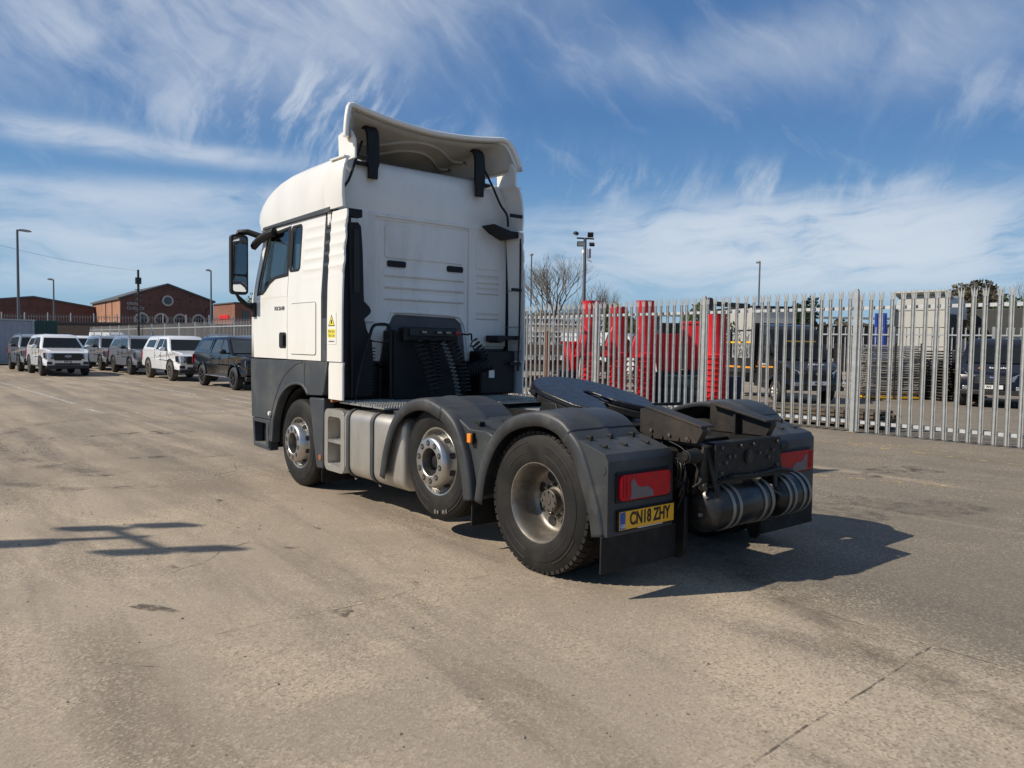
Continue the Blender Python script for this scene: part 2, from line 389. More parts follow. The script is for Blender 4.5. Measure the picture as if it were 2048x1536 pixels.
g = MB().add([(-900, -900, 0), (900, -900, 0), (900, 900, 0), (-900, 900, 0)], [(0, 1, 2, 3)]).build('ground', 'yard_concrete', smooth=0)
tag(g, 'worn tan concrete yard with joints and cracks', kind='structure')

def fade_mat(name, col, a, b_, scale, rough=.85, k=1.0):
    m = bpy.data.materials.new(name); m.use_nodes = True; T = NT(m.node_tree); bs = T.n['Principled BSDF']
    co = T.node('ShaderNodeTexCoord').outputs['Object']
    n = T.noise(co, scale, 7, .7).outputs[0]
    bs.inputs['Base Color'].default_value = (*col, 1); bs.inputs['Roughness'].default_value = rough
    f = T.smooth(n, a, b_)
    if k != 1.0: f = T.math('MULTIPLY', f, k)
    T.link(f, bs.inputs['Alpha']); M[name] = m
fade_mat('crack_dark', (.06, .050, .041), .40, .58, 7, k=.7)
fade_mat('chip_light', (.42, .35, .25), .45, .58, 22)
fade_mat('line_white', (.60, .57, .52), .40, .60, 9)
fade_mat('line_yellow', (.62, .46, .16), .46, .62, 7)
fade_mat('skid', (.035, .032, .03), .42, .75, 5, k=.42)
fade_mat('sweep', (.060, .052, .043), .36, .70, 2.4, k=.13)
fade_mat('oil', (.030, .027, .025), .45, .70, 3.5, k=.7)
def strip(name, pts, w, matn, z, seed=0, jag=.0, wj=.5, step=.06):
    """irregular flat strip along pts, laid on the ground as a part of it"""
    rnd = random.Random(seed); P = []
    for (a, b) in zip(pts[:-1], pts[1:]):
        L = math.dist(a, b); n = max(int(L/step), 1)
        P += [(a[0]+(b[0]-a[0])*i/n, a[1]+(b[1]-a[1])*i/n) for i in range(n)]
    P.append(pts[-1]); vs = []; off = 0; n = len(P)
    for i, p in enumerate(P):
        q = P[min(i+1, n-1)]; o = P[max(i-1, 0)]; d = Vector((q[0]-o[0], q[1]-o[1])).normalized(); nn = Vector((-d.y, d.x))
        off = off*.86 + rnd.uniform(-jag, jag); ww = w*(1+rnd.uniform(-wj, wj))*.5
        if jag and (i == 0 or i == n-1): ww = .0015
        vs += [(p[0]+nn.x*(off+ww), p[1]+nn.y*(off+ww), z), (p[0]+nn.x*(off-ww), p[1]+nn.y*(off-ww), z)]
    return MB().add(vs, [(2*i, 2*i+1, 2*i+3, 2*i+2) for i in range(n-1)]).build(name, matn, g, smooth=0)
def blob(name, c, rx, ry, rot, matn, z, seed, n=26, rag=.35):
    rnd = random.Random(seed); ca, sa = math.cos(R(rot)), math.sin(R(rot)); vs = [(c[0], c[1], z)]
    ph = [rnd.uniform(0, 6.28) for _ in range(4)]
    for i in range(n):
        t = 2*math.pi*i/n; k = 1 + rag*(.5*math.sin(2*t+ph[0])+.3*math.sin(3*t+ph[1])+.3*math.sin(5*t+ph[2])) + rnd.uniform(-.12, .12)
        x, y = rx*k*math.cos(t), ry*k*math.sin(t); vs.append((c[0]+ca*x-sa*y, c[1]+sa*x+ca*y, z))
    return MB().add(vs, [(0, 1+i, 1+(i+1) % n) for i in range(n)]).build(name, matn, g, smooth=0)
CR = [([(-1.37, .30), (-2.85, .32), (-4.2, .30)], .016, .004, 1), ([(-1.37, .30), (2.2, .34), (6.0, .30)], .009, .004, 2),
      ([(-2.42, .33), (-2.45, 1.53), (-2.47, 2.27), (-2.5, 3.2)], .014, .007, 3), ([(.19, 3.9), (.19, 3.08), (.2, 2.13), (.16, 1.5)], .009, .007, 4),
      ([(13.05, 4.2), (13.14, 3.17), (13.67, 1.37), (13.7, -.9), (13.5, -3)], .05, .02, 5), ([(9.3, 3.0), (9.1, 1.8), (9.3, 0)], .02, .02, 6),
      ([(1.55, 3.35), (1.72, 3.05), (1.95, 2.85), (2.1, 2.55)], .022, .012, 7), ([(.35, 4.3), (.1, 4.0), (-.15, 3.75)], .010, .008, 8),
      ([(-.3, 3.4), (-.1, 3.0), (.0, 2.6), (-.05, 2.2)], .007, .008, 9), ([(-.6, -6.2), (1.5, -4.8), (2.4, -4.0)], .03, .02, 10),
      ([(1.05, 2.1), (1.02, 1.75), (1.15, 1.5)], .006, .006, 11), ([(5.3, 1.9), (5.7, 1.4), (6.3, 1.2)], .022, .015, 12)]
for pts, w, j, sd in CR: strip('crack', pts, w*.5, 'crack_dark', .004, sd, j, .6)
strip('joint_spall', [(-1.7, .325), (-2.1, .335), (-2.5, .34)], .035, 'chip_light', .003, 21, .006, .8)
strip('joint_spall', [(-2.7, .345), (-3.3, .34)], .03, 'chip_light', .003, 22, .006, .8)
strip('joint_spall', [(.17, 3.0), (.18, 2.2)], .04, 'chip_light', .003, 23, .01, .8)
for i, (c, rx, ry, rot, mt) in enumerate([((.85, 3.62), .16, .05, 40, 'oil'), ((1.0, 3.95), .06, .03, 20, 'oil'), ((.12, 2.72), .11, .07, 10, 'oil'), ((2.05, 2.98), .10, .05, 80, 'oil'),
        ((1.75, 3.3), .10, .05, 30, 'oil'), ((.3, 2.05), .05, .04, 0, 'oil'), ((1.7, 2.35), .07, .03, 50, 'oil'), ((2.2, 1.9), .05, .03, 10, 'oil'), ((3.9, 2.2), .08, .05, 0, 'oil'),
        ((5.2, 2.7), .3, .1, 60, 'oil'), ((7.4, 1.9), .35, .14, 70, 'oil'), ((6.3, 2.9), .22, .1, 50, 'oil'), ((10.5, 1.2), .9, .25, 80, 'oil'), ((-.5, -3.4), 1.2, .5, 70, 'skid'), ((.6, -6.0), .9, .3, 75, 'oil')]):
    blob('stain', c, rx, ry, rot, mt, .0025+.0001*i, 40+i)
# faded paint
for i, (a, b, w) in enumerate([((33.0, -2.4), (28.0, -2.5), .10), ((26.5, -2.5), (20.1, -2.62), .10), ((29.9, 1.46), (18.1, 1.06), .10), ((16.4, 1.12), (15.0, 1.03), .10), ((38.0, 1.6), (31.0, 1.5), .10), ((15.0, 1.0), (13.9, -2.2), .10), ((18.4, -2.7), (16.2, -2.8), .1)]):
    strip('painted_line', [a, b], w, 'line_white', .0035, 60+i, 0, .12, .2)
for i, (a, b, w) in enumerate([((4.95, 2.6), (5.6, 1.2), .05), ((6.9, 4.3), (7.6, 2.9), .05), ((5.9, 1.6), (6.1, 1.0), .06)]):
    strip('painted_line', [a, b], w, 'chip_light', .0035, 70+i, 0, .3, .2)
for i, (a, b, w) in enumerate([((3.3, -8.45), (-.6, -8.2), .07), ((2.7, -8.75), (1.5, -9.15), .08), ((2.6, -8.6), (.7, -9.0), .06), ((1.6, -4.5), (-.4, -5.4), .06)]):
    strip('painted_line', [a, b], w, 'line_yellow', .0035, 80+i, 0, .3, .2)
for k in range(7):
    rr = 5.2 + k*.055; pts = [(8.6 - rr*math.cos(R(t)), -2.2 + rr*math.sin(R(t))) for t in range(62, 116, 4)]
    strip('tyre_mark', pts, .035, 'skid', .0029+k*.0001, 90+k, 0, .3, .3)
for k in range(4):
    pts = [(15.5-2.0*t, 4.3-.62*t-.04*t*t + .12*k) for t in [i*.25 for i in range(18)]]
    strip('tyre_mark', pts, .06, 'skid', .0028+k*.0001, 110+k, 0, .3, .3)

# wide sweeps of tyre dirt across the yard
for k, (cx, cy, rr, a0, a1, w) in enumerate([(9.5, -3.0, 6.6, 55, 118, .30), (9.5, -3.0, 7.5, 60, 125, .26), (-6.0, -8.0, 9.4, 50, 88, .30)]):
    for j, f in enumerate((1.3, .95, .55)):
        strip('tyre_mark', [(cx+rr*math.cos(R(t)), cy+rr*math.sin(R(t))) for t in range(a0, a1, 2)], w*f, 'sweep', .0031+k*.00012+j*.00003, 130+k*3+j, 0, .22, .12)
# ------------------------------------------------------------------ tractor unit
TR = empty('tractor_unit', label='large white articulated lorry tractor unit with grey mudguards, seen from behind', cat='lorry')
A1, A2, A3 = 4.25, 1.35, 0.0
def tyre(name, x, yo, z, sd, r0, parent, w=.30, lugs=0, n=64):
    prof = [(-.045, .275), (-.026, .288), (-.014, .305), (-.006, .345), (0, .395), (-.004, .43), (-.008, .432), (-.012, .452), (-.024, r0-.03), (-.036, r0-.010), (-.050, r0-.002)]
    gw = [.085, .125, .165, .205] if not lugs else [.11, .15, .19]
    for gq in gw: prof += [(-gq+.007, r0), (-gq+.005, r0-.013), (-gq-.005, r0-.013), (-gq-.007, r0)]
    prof += [(-(w-.05), r0-.002), (-(w-.03), r0-.014), (-(w-.012), r0-.06), (-w, .395), (-(w-.01), .32), (-(w-.045), .275)]
    o = MB().lathe(prof, (x, yo, z), (0, sd, 0), n).build('tyre', 'tyre_side', parent, smooth=30)
    if lugs:
        m = MB()
        for i in range(lugs):
            for hh in ((-.105, -.026), (-(w-.03), -.195)):
                t0 = 2*math.pi*i/lugs; t1 = t0 + 2*math.pi/lugs*.70; vs = []
                for t in (t0, t1):
                    for h, rr in ((hh[1], r0-.045), (hh[1]-.004, r0+.001), (hh[0], r0+.007), (hh[0], r0-.02)):
                        tt = t + (.05 if h == hh[0] else 0)
                        vs.append((x+rr*math.cos(tt), yo+sd*h, z+rr*math.sin(tt)))
                m.add(vs, [(0, 1, 2, 3), (7, 6, 5, 4), (0, 4, 5, 1), (1, 5, 6, 2), (2, 6, 7, 3), (3, 7, 4, 0)])
        tag(m.build('tread_blocks', 'black_rubber', parent, smooth=0), kind='stuff')
    return o
def ring_points(x, y, z, r, n, ph=0): return [(x+r*math.cos(2*math.pi*i/n+ph), y, z+r*math.sin(2*math.pi*i/n+ph)) for i in range(n)]
def wheel_alloy(x, yo, z, sd, r0):
    w = empty('wheel', (0, 0, 0)); w.parent = TR
    tyre('tyre', x, yo, z, sd, r0, w)
    ax = (0, sd, 0)
    prof = [(-.26, .262), (-.24, .285), (-.18, .255), (-.08, .26), (-.045, .278), (-.024, .298), (-.017, .298), (-.020, .284), (-.050, .274), (-.080, .268), (-.084, .258), (-.060, .248), (-.02, .238), (.03, .224), (.054, .213), (.064, .205), (.067, .199), (.067, .128), (.060, .121), (.0, .119), (-.06, .117), (-.06, .004)]
    rim = MB().lathe(prof, (x, yo, z), ax, 64).build('rim', 'alloy', w, smooth=32)
    for i in range(10):
        t = 2*math.pi*(i+.5)/10; dr = Vector((math.cos(t), 0, math.sin(t))); nrm = (dr*.93+Vector((0, sd*.37, 0))).normalized()
        c = Vector((x, yo+sd*(-.022), z)) + dr*.2385
        m = MB().cyl(c-nrm*.02, c+nrm*.0025, .033, n=18); a = Vector((-math.sin(t), 0, math.cos(t)))
        m.move(lambda v, c=c, a=a: v + a*((v-c).dot(a)*-.12))
        m.build('hand_hole', 'ink_black', w, smooth=0)
    for i, q in enumerate(ring_points(x, yo+sd*.067, z, .165, 10, .2)):
        qv = Vector(q); m = MB().cyl(qv-V(0, sd*.01, 0), qv+V(0, sd*.0015, 0), .0265, n=18); m.build('nut_recess', 'ink_black', w, smooth=0)
        MB().cyl(qv, qv+V(0, sd*.007, 0), .016, .013, n=6).build('wheel_nut', 'nut_steel', w, smooth=0)
    hub = MB().lathe([(-.06, .115), (-.045, .10), (-.035, .085), (-.02, .06), (-.01, .055), (.005, .05), (.010, .03), (.010, .002)], (x, yo, z), ax, 28)
    for q in ring_points(x, yo-sd*.046, z, .098, 10): hub.cyl(q, (q[0], q[1]+sd*.02, q[2]), .009, n=6)
    hub.build('hub', 'chassis', w)
    MB().cyl((x, yo-sd*.25, z), (x, yo-sd*.32, z), .2, n=24).build('brake_drum', 'chassis', w)
    return w
def wheel_drive(x, yo, z, sd, r0):
    w = empty('wheel', (0, 0, 0)); w.parent = TR
    tyre('tyre', x, yo, z, sd, r0, w, lugs=58)
    tyre('tyre', x, yo-sd*.335, z, sd, r0, w, n=40)
    ax = (0, sd, 0)
    prof = [(-.046, .275), (-.026, .298), (-.018, .299), (-.018, .292), (-.030, .280), (-.055, .271), (-.085, .262), (-.14, .260), (-.205, .250), (-.228, .232), (-.236, .212), (-.236, .150), (-.226, .140), (-.226, .05)]
    rim = MB().lathe(prof, (x, yo, z), ax, 64).build('rim', 'steel_rim', w, smooth=32)
    for q in ring_points(x, yo-sd*.2355, z, .187, 8, .35):
        m = MB().cyl((q[0], q[1]-sd*.01, q[2]), (q[0], q[1]+sd*.003, q[2]), .042, n=20); m.build('hand_hole', 'ink_black', w, smooth=0)
    for q in ring_points(x, yo-sd*.226, z, .122, 10, .1):
        MB().cyl(q, (q[0], q[1]+sd*.028, q[2]), .017, .015, n=6).cyl((q[0], q[1]+sd*.028, q[2]), (q[0], q[1]+sd*.042, q[2]), .009, n=8).build('wheel_nut', 'nut_steel', w, smooth=0)
    hub = MB().lathe([(-.228, .105), (-.20, .100), (-.19, .084), (-.155, .080), (-.148, .084), (-.138, .084), (-.132, .078), (-.131, .03), (-.126, .028), (-.124, .002)], (x, yo, z), ax, 32)
    for q in ring_points(x, yo-sd*.132, z, .068, 8): hub.cyl(q, (q[0], q[1]+sd*.010, q[2]), .009, n=6)
    hub.build('hub', 'hub_metal', w)
    MB().cyl((x, yo-sd*.30, z), (x, yo-sd*.62, z), .21, n=28).build('brake_drum', 'chassis', w)
    return w
for sd in (1, -1):
    wheel_alloy(A1, sd*1.175, .505, sd, .507)
    wheel_alloy(A2, sd*1.195, .655, sd, .507)
    wheel_drive(A3, sd*1.225, .522, sd, .526)
# raised lettering on the near tyres
def tyre_text(s, x, yo, z, r, a0, size, step, matn, par):
    for i, ch in enumerate(s):
        if ch == ' ': continue
        t = R(a0 + step*i); rad = Vector((math.cos(t), 0, math.sin(t)))
        text('sidewall_letter', ch, size, matn, par, (x+rad.x*r, yo, z+rad.z*r), Vector((0, 1, 0)).cross(rad)*-1, rad, ext=.003)
_wh = [o for o in TR.children if o.name.startswith('wheel')]
tyre_text('FH 40', A2, 1.1925, .655, .438, -112, .050, 5.6, 'tyre_print', _wh[1])
for par, x, yo, z in ((_wh[2], A3, 1.2265, .522), (_wh[1], A2, 1.196, .655)):
    for a0, a1 in ((35, 75), (105, 150), (205, 245), (285, 330)):
        MB().lathe([(-.004, .372), (.0015, .374), (.0015, .377), (-.004, .379)], (x, yo-.002, z), (0, 1, 0), 12, a0=R(a0), a1=R(a1)).build('sidewall_rib', 'tyre_relief', par)
        MB().lathe([(-.012, .446), (-.004, .448), (-.004, .452), (-.016, .454)], (x, yo-.004, z), (0, 1, 0), 12, a0=R(a0), a1=R(a1)).build('sidewall_rib', 'tyre_relief', par)

# --- mudguards
def guard(name, path, y0, y1, sd, matn='guard_plastic', off=0.0, n=5, lip=.10):
    p = spline(path, n); rings = []
    for i, (x, z) in enumerate(p):
        a = p[max(i-1, 0)]; b = p[min(i+1, len(p)-1)]; t = Vector((b[0]-a[0], b[1]-a[1])).normalized(); nn = Vector((t.y, -t.x))
        sec = [(y1+.004, -lip), (y1+.008, -.02), (y1+.002, -.002), (y1-.018, .008), (y1-.06, .011), ((y0+y1)/2+.03, .014), ((y0+y1)/2+.015, .022), ((y0+y1)/2-.015, .022), ((y0+y1)/2-.03, .014), (y0+.05, .011), (y0+.01, .006), (y0, -.03)]
        rings.append([(x+nn.x*(o+off), sd*y, z+nn.y*(o+off)) for y, o in sec])
    return MB().loft(rings, cap=False, closed=False).build(name, matn, TR, solid=.006, smooth=50)
P2 = [(2.20, .42), (2.13, .68), (1.99, .95), (1.76, 1.13), (1.44, 1.195), (1.15, 1.13)]
P2b = [(1.18, 1.14), (.98, 1.02), (.84, .80), (.77, .58), (.745, .42)]
P3 = [(.69, .43), (.63, .70), (.49, .95), (.27, 1.12), (-.05, 1.195), (-.28, 1.16), (-.40, 1.085)]
P3b = [(-.38, 1.09), (-.50, .98), (-.60, .78), (-.68, .58), (-.715, .42)]
for sd in (1, -1):
    for nm, pt, of in (('front_guard', P2, 0), ('rear_guard', P2b, .006), ('front_guard', P3, 0), ('rear_guard', P3b, .006)):
        guard('mudguard', [(x, z) for x, z in pt], .60, 1.262, sd, off=of)
    br = MB().prism([(1.06, 1.085), (.83, .985), (.60, .985), (.50, .95), (.62, .74), (.70, .50), (.74, .50), (.82, .78), (.93, .97)], 'y', *sorted((sd*.63, sd*1.205))).build('guard_bridge', 'guard_plastic', TR, bevel=.012)
    for yy in (.78, 1.06):
        MB().box(.86, .94, *sorted((sd*(yy-.03), sd*(yy+.03))), 1.005, 1.035).build('clip', 'dark_plastic', br, bevel=.004)
        MB().box(.64, .80, *sorted((sd*(yy-.012), sd*(yy+.012))), .975, .998).build('clip', 'dark_plastic', br, bevel=.004)
    if sd > 0:
        ml = MB().box(.765, .815, 1.205, 1.235, .875, .965).build('marker_housing', 'dark_plastic', TR, bevel=.006)
        MB().box(.760, .812, 1.236, 1.258, .882, .958).build('marker_lens', 'lamp_amber', ml, bevel=.006)
    rb = MB().prism([(-.40, 1.055), (-.60, 1.0), (-.715, .965), (-.748, .92), (-.752, .42), (-.69, .42), (-.665, .62), (-.58, .82), (-.46, .99)], 'y', *sorted((sd*.585, sd*1.25))).build('tail_panel', 'guard_plastic', TR, bevel=.016, segs=3)
    for yy in (.72, .95, 1.15):
        MB().box(-.50, -.40, *sorted((sd*(yy-.012), sd*(yy+.012))), 1.028, 1.062).build('clip', 'dark_plastic', rb, bevel=.005)
        MB().box(-.64, -.55, *sorted((sd*(yy-.010), sd*(yy+.010))), .995, 1.012).build('clip', 'dark_plastic', rb, bevel=.004)
    MB().cyl((-.70, sd*1.247, .86), (-.70, sd*1.254, .86), .032, n=20).build('blanking_disc', 'guard_plastic', rb)
    MB().box(-.765, -.745, *sorted((sd*.640, sd*1.18)), .640, .845).build('lamp_housing', 'dark_plastic', rb, bevel=.006)
    tl = MB().prism(rrect(.660, 1.168, .656, .828, .03, 4), 'x', -.790, -.766); tl.move(lambda v: V(v.x, sd*v.y, v.z))
    tl = tl.build('tail_lamp', 'lamp_red', TR, bevel=.010)
    wv = [(.84, .664), (1.075, .664), (1.065, .72), (1.072, .775), (1.05, .805), (1.025, .775), (1.0, .745), (.965, .735), (.90, .735), (.85, .705)]
    q = MB().prism([(u, w) for u, w in wv], 'x', -.7935, -.789); q.move(lambda v: V(v.x, sd*v.y, v.z)); q.build('clear_segment', 'lamp_smoke', tl, bevel=.001)
    for yy in (1.11, 1.14): MB().box(-.793, -.789, *sorted((sd*(yy-.004), sd*(yy+.004))), .68, .82).build('lens_rib', 'lamp_red', tl)
    MB().box(-.735, -.720, *sorted((sd*.52, sd*1.285)), .175, .425).build('mud_flap', 'black_rubber', TR, bevel=.004)
    MB().box(.775, .79, *sorted((sd*.62, sd*1.22)), .20, .50).build('mud_flap', 'black_rubber', TR, bevel=.004)
    MB().box(3.58, 3.595, *sorted((sd*.72, sd*1.19)), .14, .55).build('mud_flap', 'black_rubber', TR, bevel=.004)
npl = MB().box(-.772, -.754, .590, 1.170, .448, .592).build('plate_holder', 'dark_plastic', TR, bevel=.004)
pl = MB().box(-.7765, -.772, .600, 1.160, .460, .582).build('number_plate', 'plate_yellow', TR, bevel=.001)
MB().box(-.7775, -.7755, 1.103, 1.157, .464, .578).build('plate_band', 'plate_blue', pl, smooth=0)
text('plate_text', 'CN18 ZHY', .122, 'ink_black', pl, (-.7775, .853, .523), (0, -1, 0), (0, 0, 1), sx=.72, bold=.0035)
text('plate_country', 'GB', .036, 'white_print', pl, (-.7785, 1.13, .485), (0, -1, 0), (0, 0, 1))
MB().box(-.7768, -.7755, .72, .98, .4535, .4585).build('maker_strip', 'plate_white', pl, smooth=0)

# --- chassis
for sd in (1, -1):
    MB().prism([(.355, .70), (.44, .70), (.44, .715), (.372, .715), (.372, .975), (.44, .975), (.44, .99), (.355, .99)], 'x', -.93, 5.0).move(lambda v: V(v.x, sd*v.y, v.z)).build('frame_rail', 'chassis', TR)
xm = MB().box(-.955, -.93, -.455, .375, .755, 1.005).box(-.93, -.86, -.44, .37, .99, 1.005).build('rear_crossmember', 'chassis', TR, bevel=.008)
MB().cyl((-.97, -.02, .885), (-.954, -.02, .885), .05, n=22).cyl((-.975, -.02, .885), (-.96, -.02, .885), .036, n=18).build('tow_eye', 'ink_black', xm)
for y, z, r in [(.33, .93, .014), (.33, .85, .018), (.26, .95, .010), (.22, .82, .012), (.14, .95, .01), (-.18, .95, .011), (-.26, .9, .02), (-.33, .93, .012), (-.35, .84, .014), (-.2, .80, .011), (.10, .80, .011), (-.1, .96, .009), (.3, .79, .012), (-.3, .79, .01)]:
    MB().cyl((-.957, y, z), (-.9548, y, z), r, n=14).build('bolt_hole', 'ink_black', xm, smooth=0)
for x in (.75, 1.9, 2.6): MB().cyl((x, -.37, .85), (x, .37, .85), .07, n=16).build('crossmember', 'chassis', TR)
MB().box(-.55, -.40, -.36, .36, .75, .97).build('crossmember', 'chassis', TR, bevel=.01)
for sd in (1, -1):
    rp = MB().prism([(-.33, 1.21), (-.41, 1.225), (-.885, 1.125), (-.91, 1.09), (-.86, .995), (-.33, .995)], 'y', *sorted((sd*.40, sd*.47))).build('ramp', 'ramp_steel', TR, bevel=.006)
    MB().prism([(-.37, 1.222), (-.40, 1.236), (-.90, 1.128), (-.90, 1.112)], 'y', *sorted((sd*.33, sd*.475))).build('ramp_flange', 'ramp_steel', rp, bevel=.003)
    MB().prism([(-.60, 1.15), (-.62, 1.15), (-.62, 1.0), (-.60, 1.0)], 'y', *sorted((sd*.34, sd*.40))).build('ramp_gusset', 'ramp_steel', rp)
    m = MB()
    for x in (-.45, -.55, -.7, -.8): m.cyl((x, sd*.47, 1.02), (x, sd*.482, 1.02), .012, n=6)
    m.build('ramp_bolts', 'ramp_steel', rp)
    # rear bracket holding the air tanks
    MB().bar((-.90, sd*.41, .98), (-.98, sd*.36, .62), .05, .02).bar((-.90, sd*.43, .96), (-.84, sd*.45, .64), .06, .025).build('tank_bracket', 'chassis', TR, bevel=.004)
    MB().cyl((-.88, sd*.50, .92), (-.88, sd*.62, .92), .055, .045, n=18).cyl((-.88, sd*.62, .92), (-.88, sd*.63, .92), .03, n=12).build('shock_mount', 'chassis', TR, bevel=.004)
    MB().cyl((-.70, sd*.52, .95), (-.42, sd*.56, .36), .035, n=14).build('shock_absorber', 'chassis', TR)
    MB().prism([(-.80, .62), (-.70, .62), (-.66, .24), (-.70, .16), (-.76, .16), (-.80, .24)], 'y', *sorted((sd*.46, sd*.50))).build('lower_bracket', 'chassis', TR, bevel=.01)
    for x in (.42, -.42): MB().lathe([(.0, .10), (.02, .14), (.08, .15), (.13, .14), (.16, .15), (.22, .14), (.25, .09)], (x, sd*.55, .52), (0, 0, 1), 24).build('air_bag', 'black_rubber', TR)
    MB().bar((-.5, sd*.55, .45), (.95, sd*.50, .60), .09, .06).build('suspension_arm', 'chassis', TR, bevel=.01)
MB().cyl((0, -.95, .522), (0, .95, .522), .085, n=18).sphere((0, 0, .522), .24, 20, 12, (1, .9, 1)).build('drive_axle', 'chassis', TR)
MB().cyl((A2, -.95, .655), (A2, .95, .655), .07, n=14).build('lift_axle', 'chassis', TR)
MB().cyl((A1, -.95, .505), (A1, .95, .505), .07, n=14).build('steer_axle', 'chassis', TR)
MB().cyl((.1, 0, .58), (2.8, 0, .80), .06, n=14).build('drive_shaft', 'chassis', TR)
# air tanks across the rear
def air_tank(y0, y1, x, z, r, bands):
    L = y1-y0; e = .07
    prof = [(0, .002), (.006, r*.45), (.022, r*.78), (e*.75, r*.95), (e, r), (L-e, r), (L-e*.75, r*.95), (L-.022, r*.78), (L-.006, r*.45), (L, .002)]
    t = MB().lathe(prof, (x, y0, z), (0, 1, 0), 40).build('air_tank', 'air_tank', TR, smooth=40)
    for b in bands:
        MB().lathe([(0, r+.001), (0, r+.006), (.034, r+.006), (.034, r+.001)], (x, y0+b, z), (0, 1, 0), 40).build('tank_band', 'band_steel', t, smooth=30)
    MB().cyl((x-.03, y1-.012, z-.03), (x-.03, y1+.014, z-.03), .014, n=10).build('tank_plug', 'band_steel', t)
air_tank(-.36, .44, -.86, .525, .168, [.085, .18, .50, .58])
air_tank(-.88, -.42, -.86, .525, .165, [.07, .15, .28, .36])
MB().box(-.97, -.90, -.62, .36, .715, .74).tube([(-.97, .36, .73), (-.98, .2, .76), (-.97, -.1, .74), (-.98, -.4, .76), (-.97, -.6, .73)], .015, 8).build('tank_carrier', 'chassis', TR, bevel=.003)
hz = random.Random(5)
for i in range(9):
    y = .44-.1*i; pts = [(-.75, y, .95), (-.88+hz.uniform(-.04, .04), y+hz.uniform(-.08, .08), .86), (-.93, y+hz.uniform(-.1, .1), .76), (-.88, y+hz.uniform(-.1, .1), .70)]
    MB().tube(spline(pts, 5), .008, 6).build('air_line', 'dark_plastic', TR)
# fifth wheel
def fifth():
    c = Vector((.70, 0, 1.245)); tilt = R(13)
    out = []
    out += [(-.13+.50*math.cos(R(a))*1.12, .49*math.sin(R(a))) for a in range(-82, 83, 10)]
    out = [(u+.10, w) for u, w in out]
    out += [(-.30, .47), (-.52, .36), (-.56, .30), (-.40, .17), (-.22, .075), (-.02, .06), (.03, .035), (.035, 0), (.03, -.035), (-.02, -.06), (-.22, -.075), (-.40, -.17), (-.56, -.30), (-.52, -.36), (-.30, -.47)]
    def tr(v):
        x = v.x*math.cos(tilt) - v.z*math.sin(tilt); z = v.x*math.sin(tilt) + v.z*math.cos(tilt)
        return V(c.x+x, v.y, c.z+z)
    def lower(u): return u
    fw = empty('fifth_wheel'); fw.parent = TR
    MB().prism(out, 'z', -.03, .022).move(tr).build('coupling_plate', 'grease', fw, bevel=.010, segs=2)
    rim = [(u*.97-.005, w*.965) for u, w in out]
    MB().prism(rim, 'z', -.10, -.031).move(tr).build('plate_skirt', 'chassis', fw, bevel=.01)
    for sd in (1, -1):
        MB().prism([(-.18, -.24), (.18, -.24), (.09, -.06), (-.09, -.06)], 'y', *sorted((sd*.40, sd*.47))).move(lambda v: V(c.x+v.x, v.y, c.z+v.z)).build('pedestal', 'chassis', fw, bevel=.01)
        m = MB()
        for k in range(22):
            t = hz.uniform(-70, 70); u = -.03+.56*math.cos(R(t)); w = .49*math.sin(R(t))*sd
            m.sphere((u, w, -.035+hz.uniform(-.02, .01)), hz.uniform(.010, .026), 7, 5, (1.3, 1, .8))
        tag(m.move(tr).build('grease_lumps', 'grease', fw), kind='stuff')
    m = MB()
    for k in range(60):
        t = hz.uniform(0, 6.28); rr = hz.uniform(.10, .46); m.sphere((rr*math.cos(t)*.9+.05, rr*math.sin(t), .021), hz.uniform(.008, .03), 8, 4, (1.6, 1, .12))
    tag(m.move(tr).build('grease_smears', 'grease', fw), kind='stuff')
    MB().bar((.75, -.47, 1.12), (.45, -1.0, 1.14), .02, .03).build('release_handle', 'ramp_steel', fw)
    MB().box(.15, 1.25, -.46, .46, .992, 1.012).build('mounting_plate', 'chassis', fw, bevel=.004)
fifth()
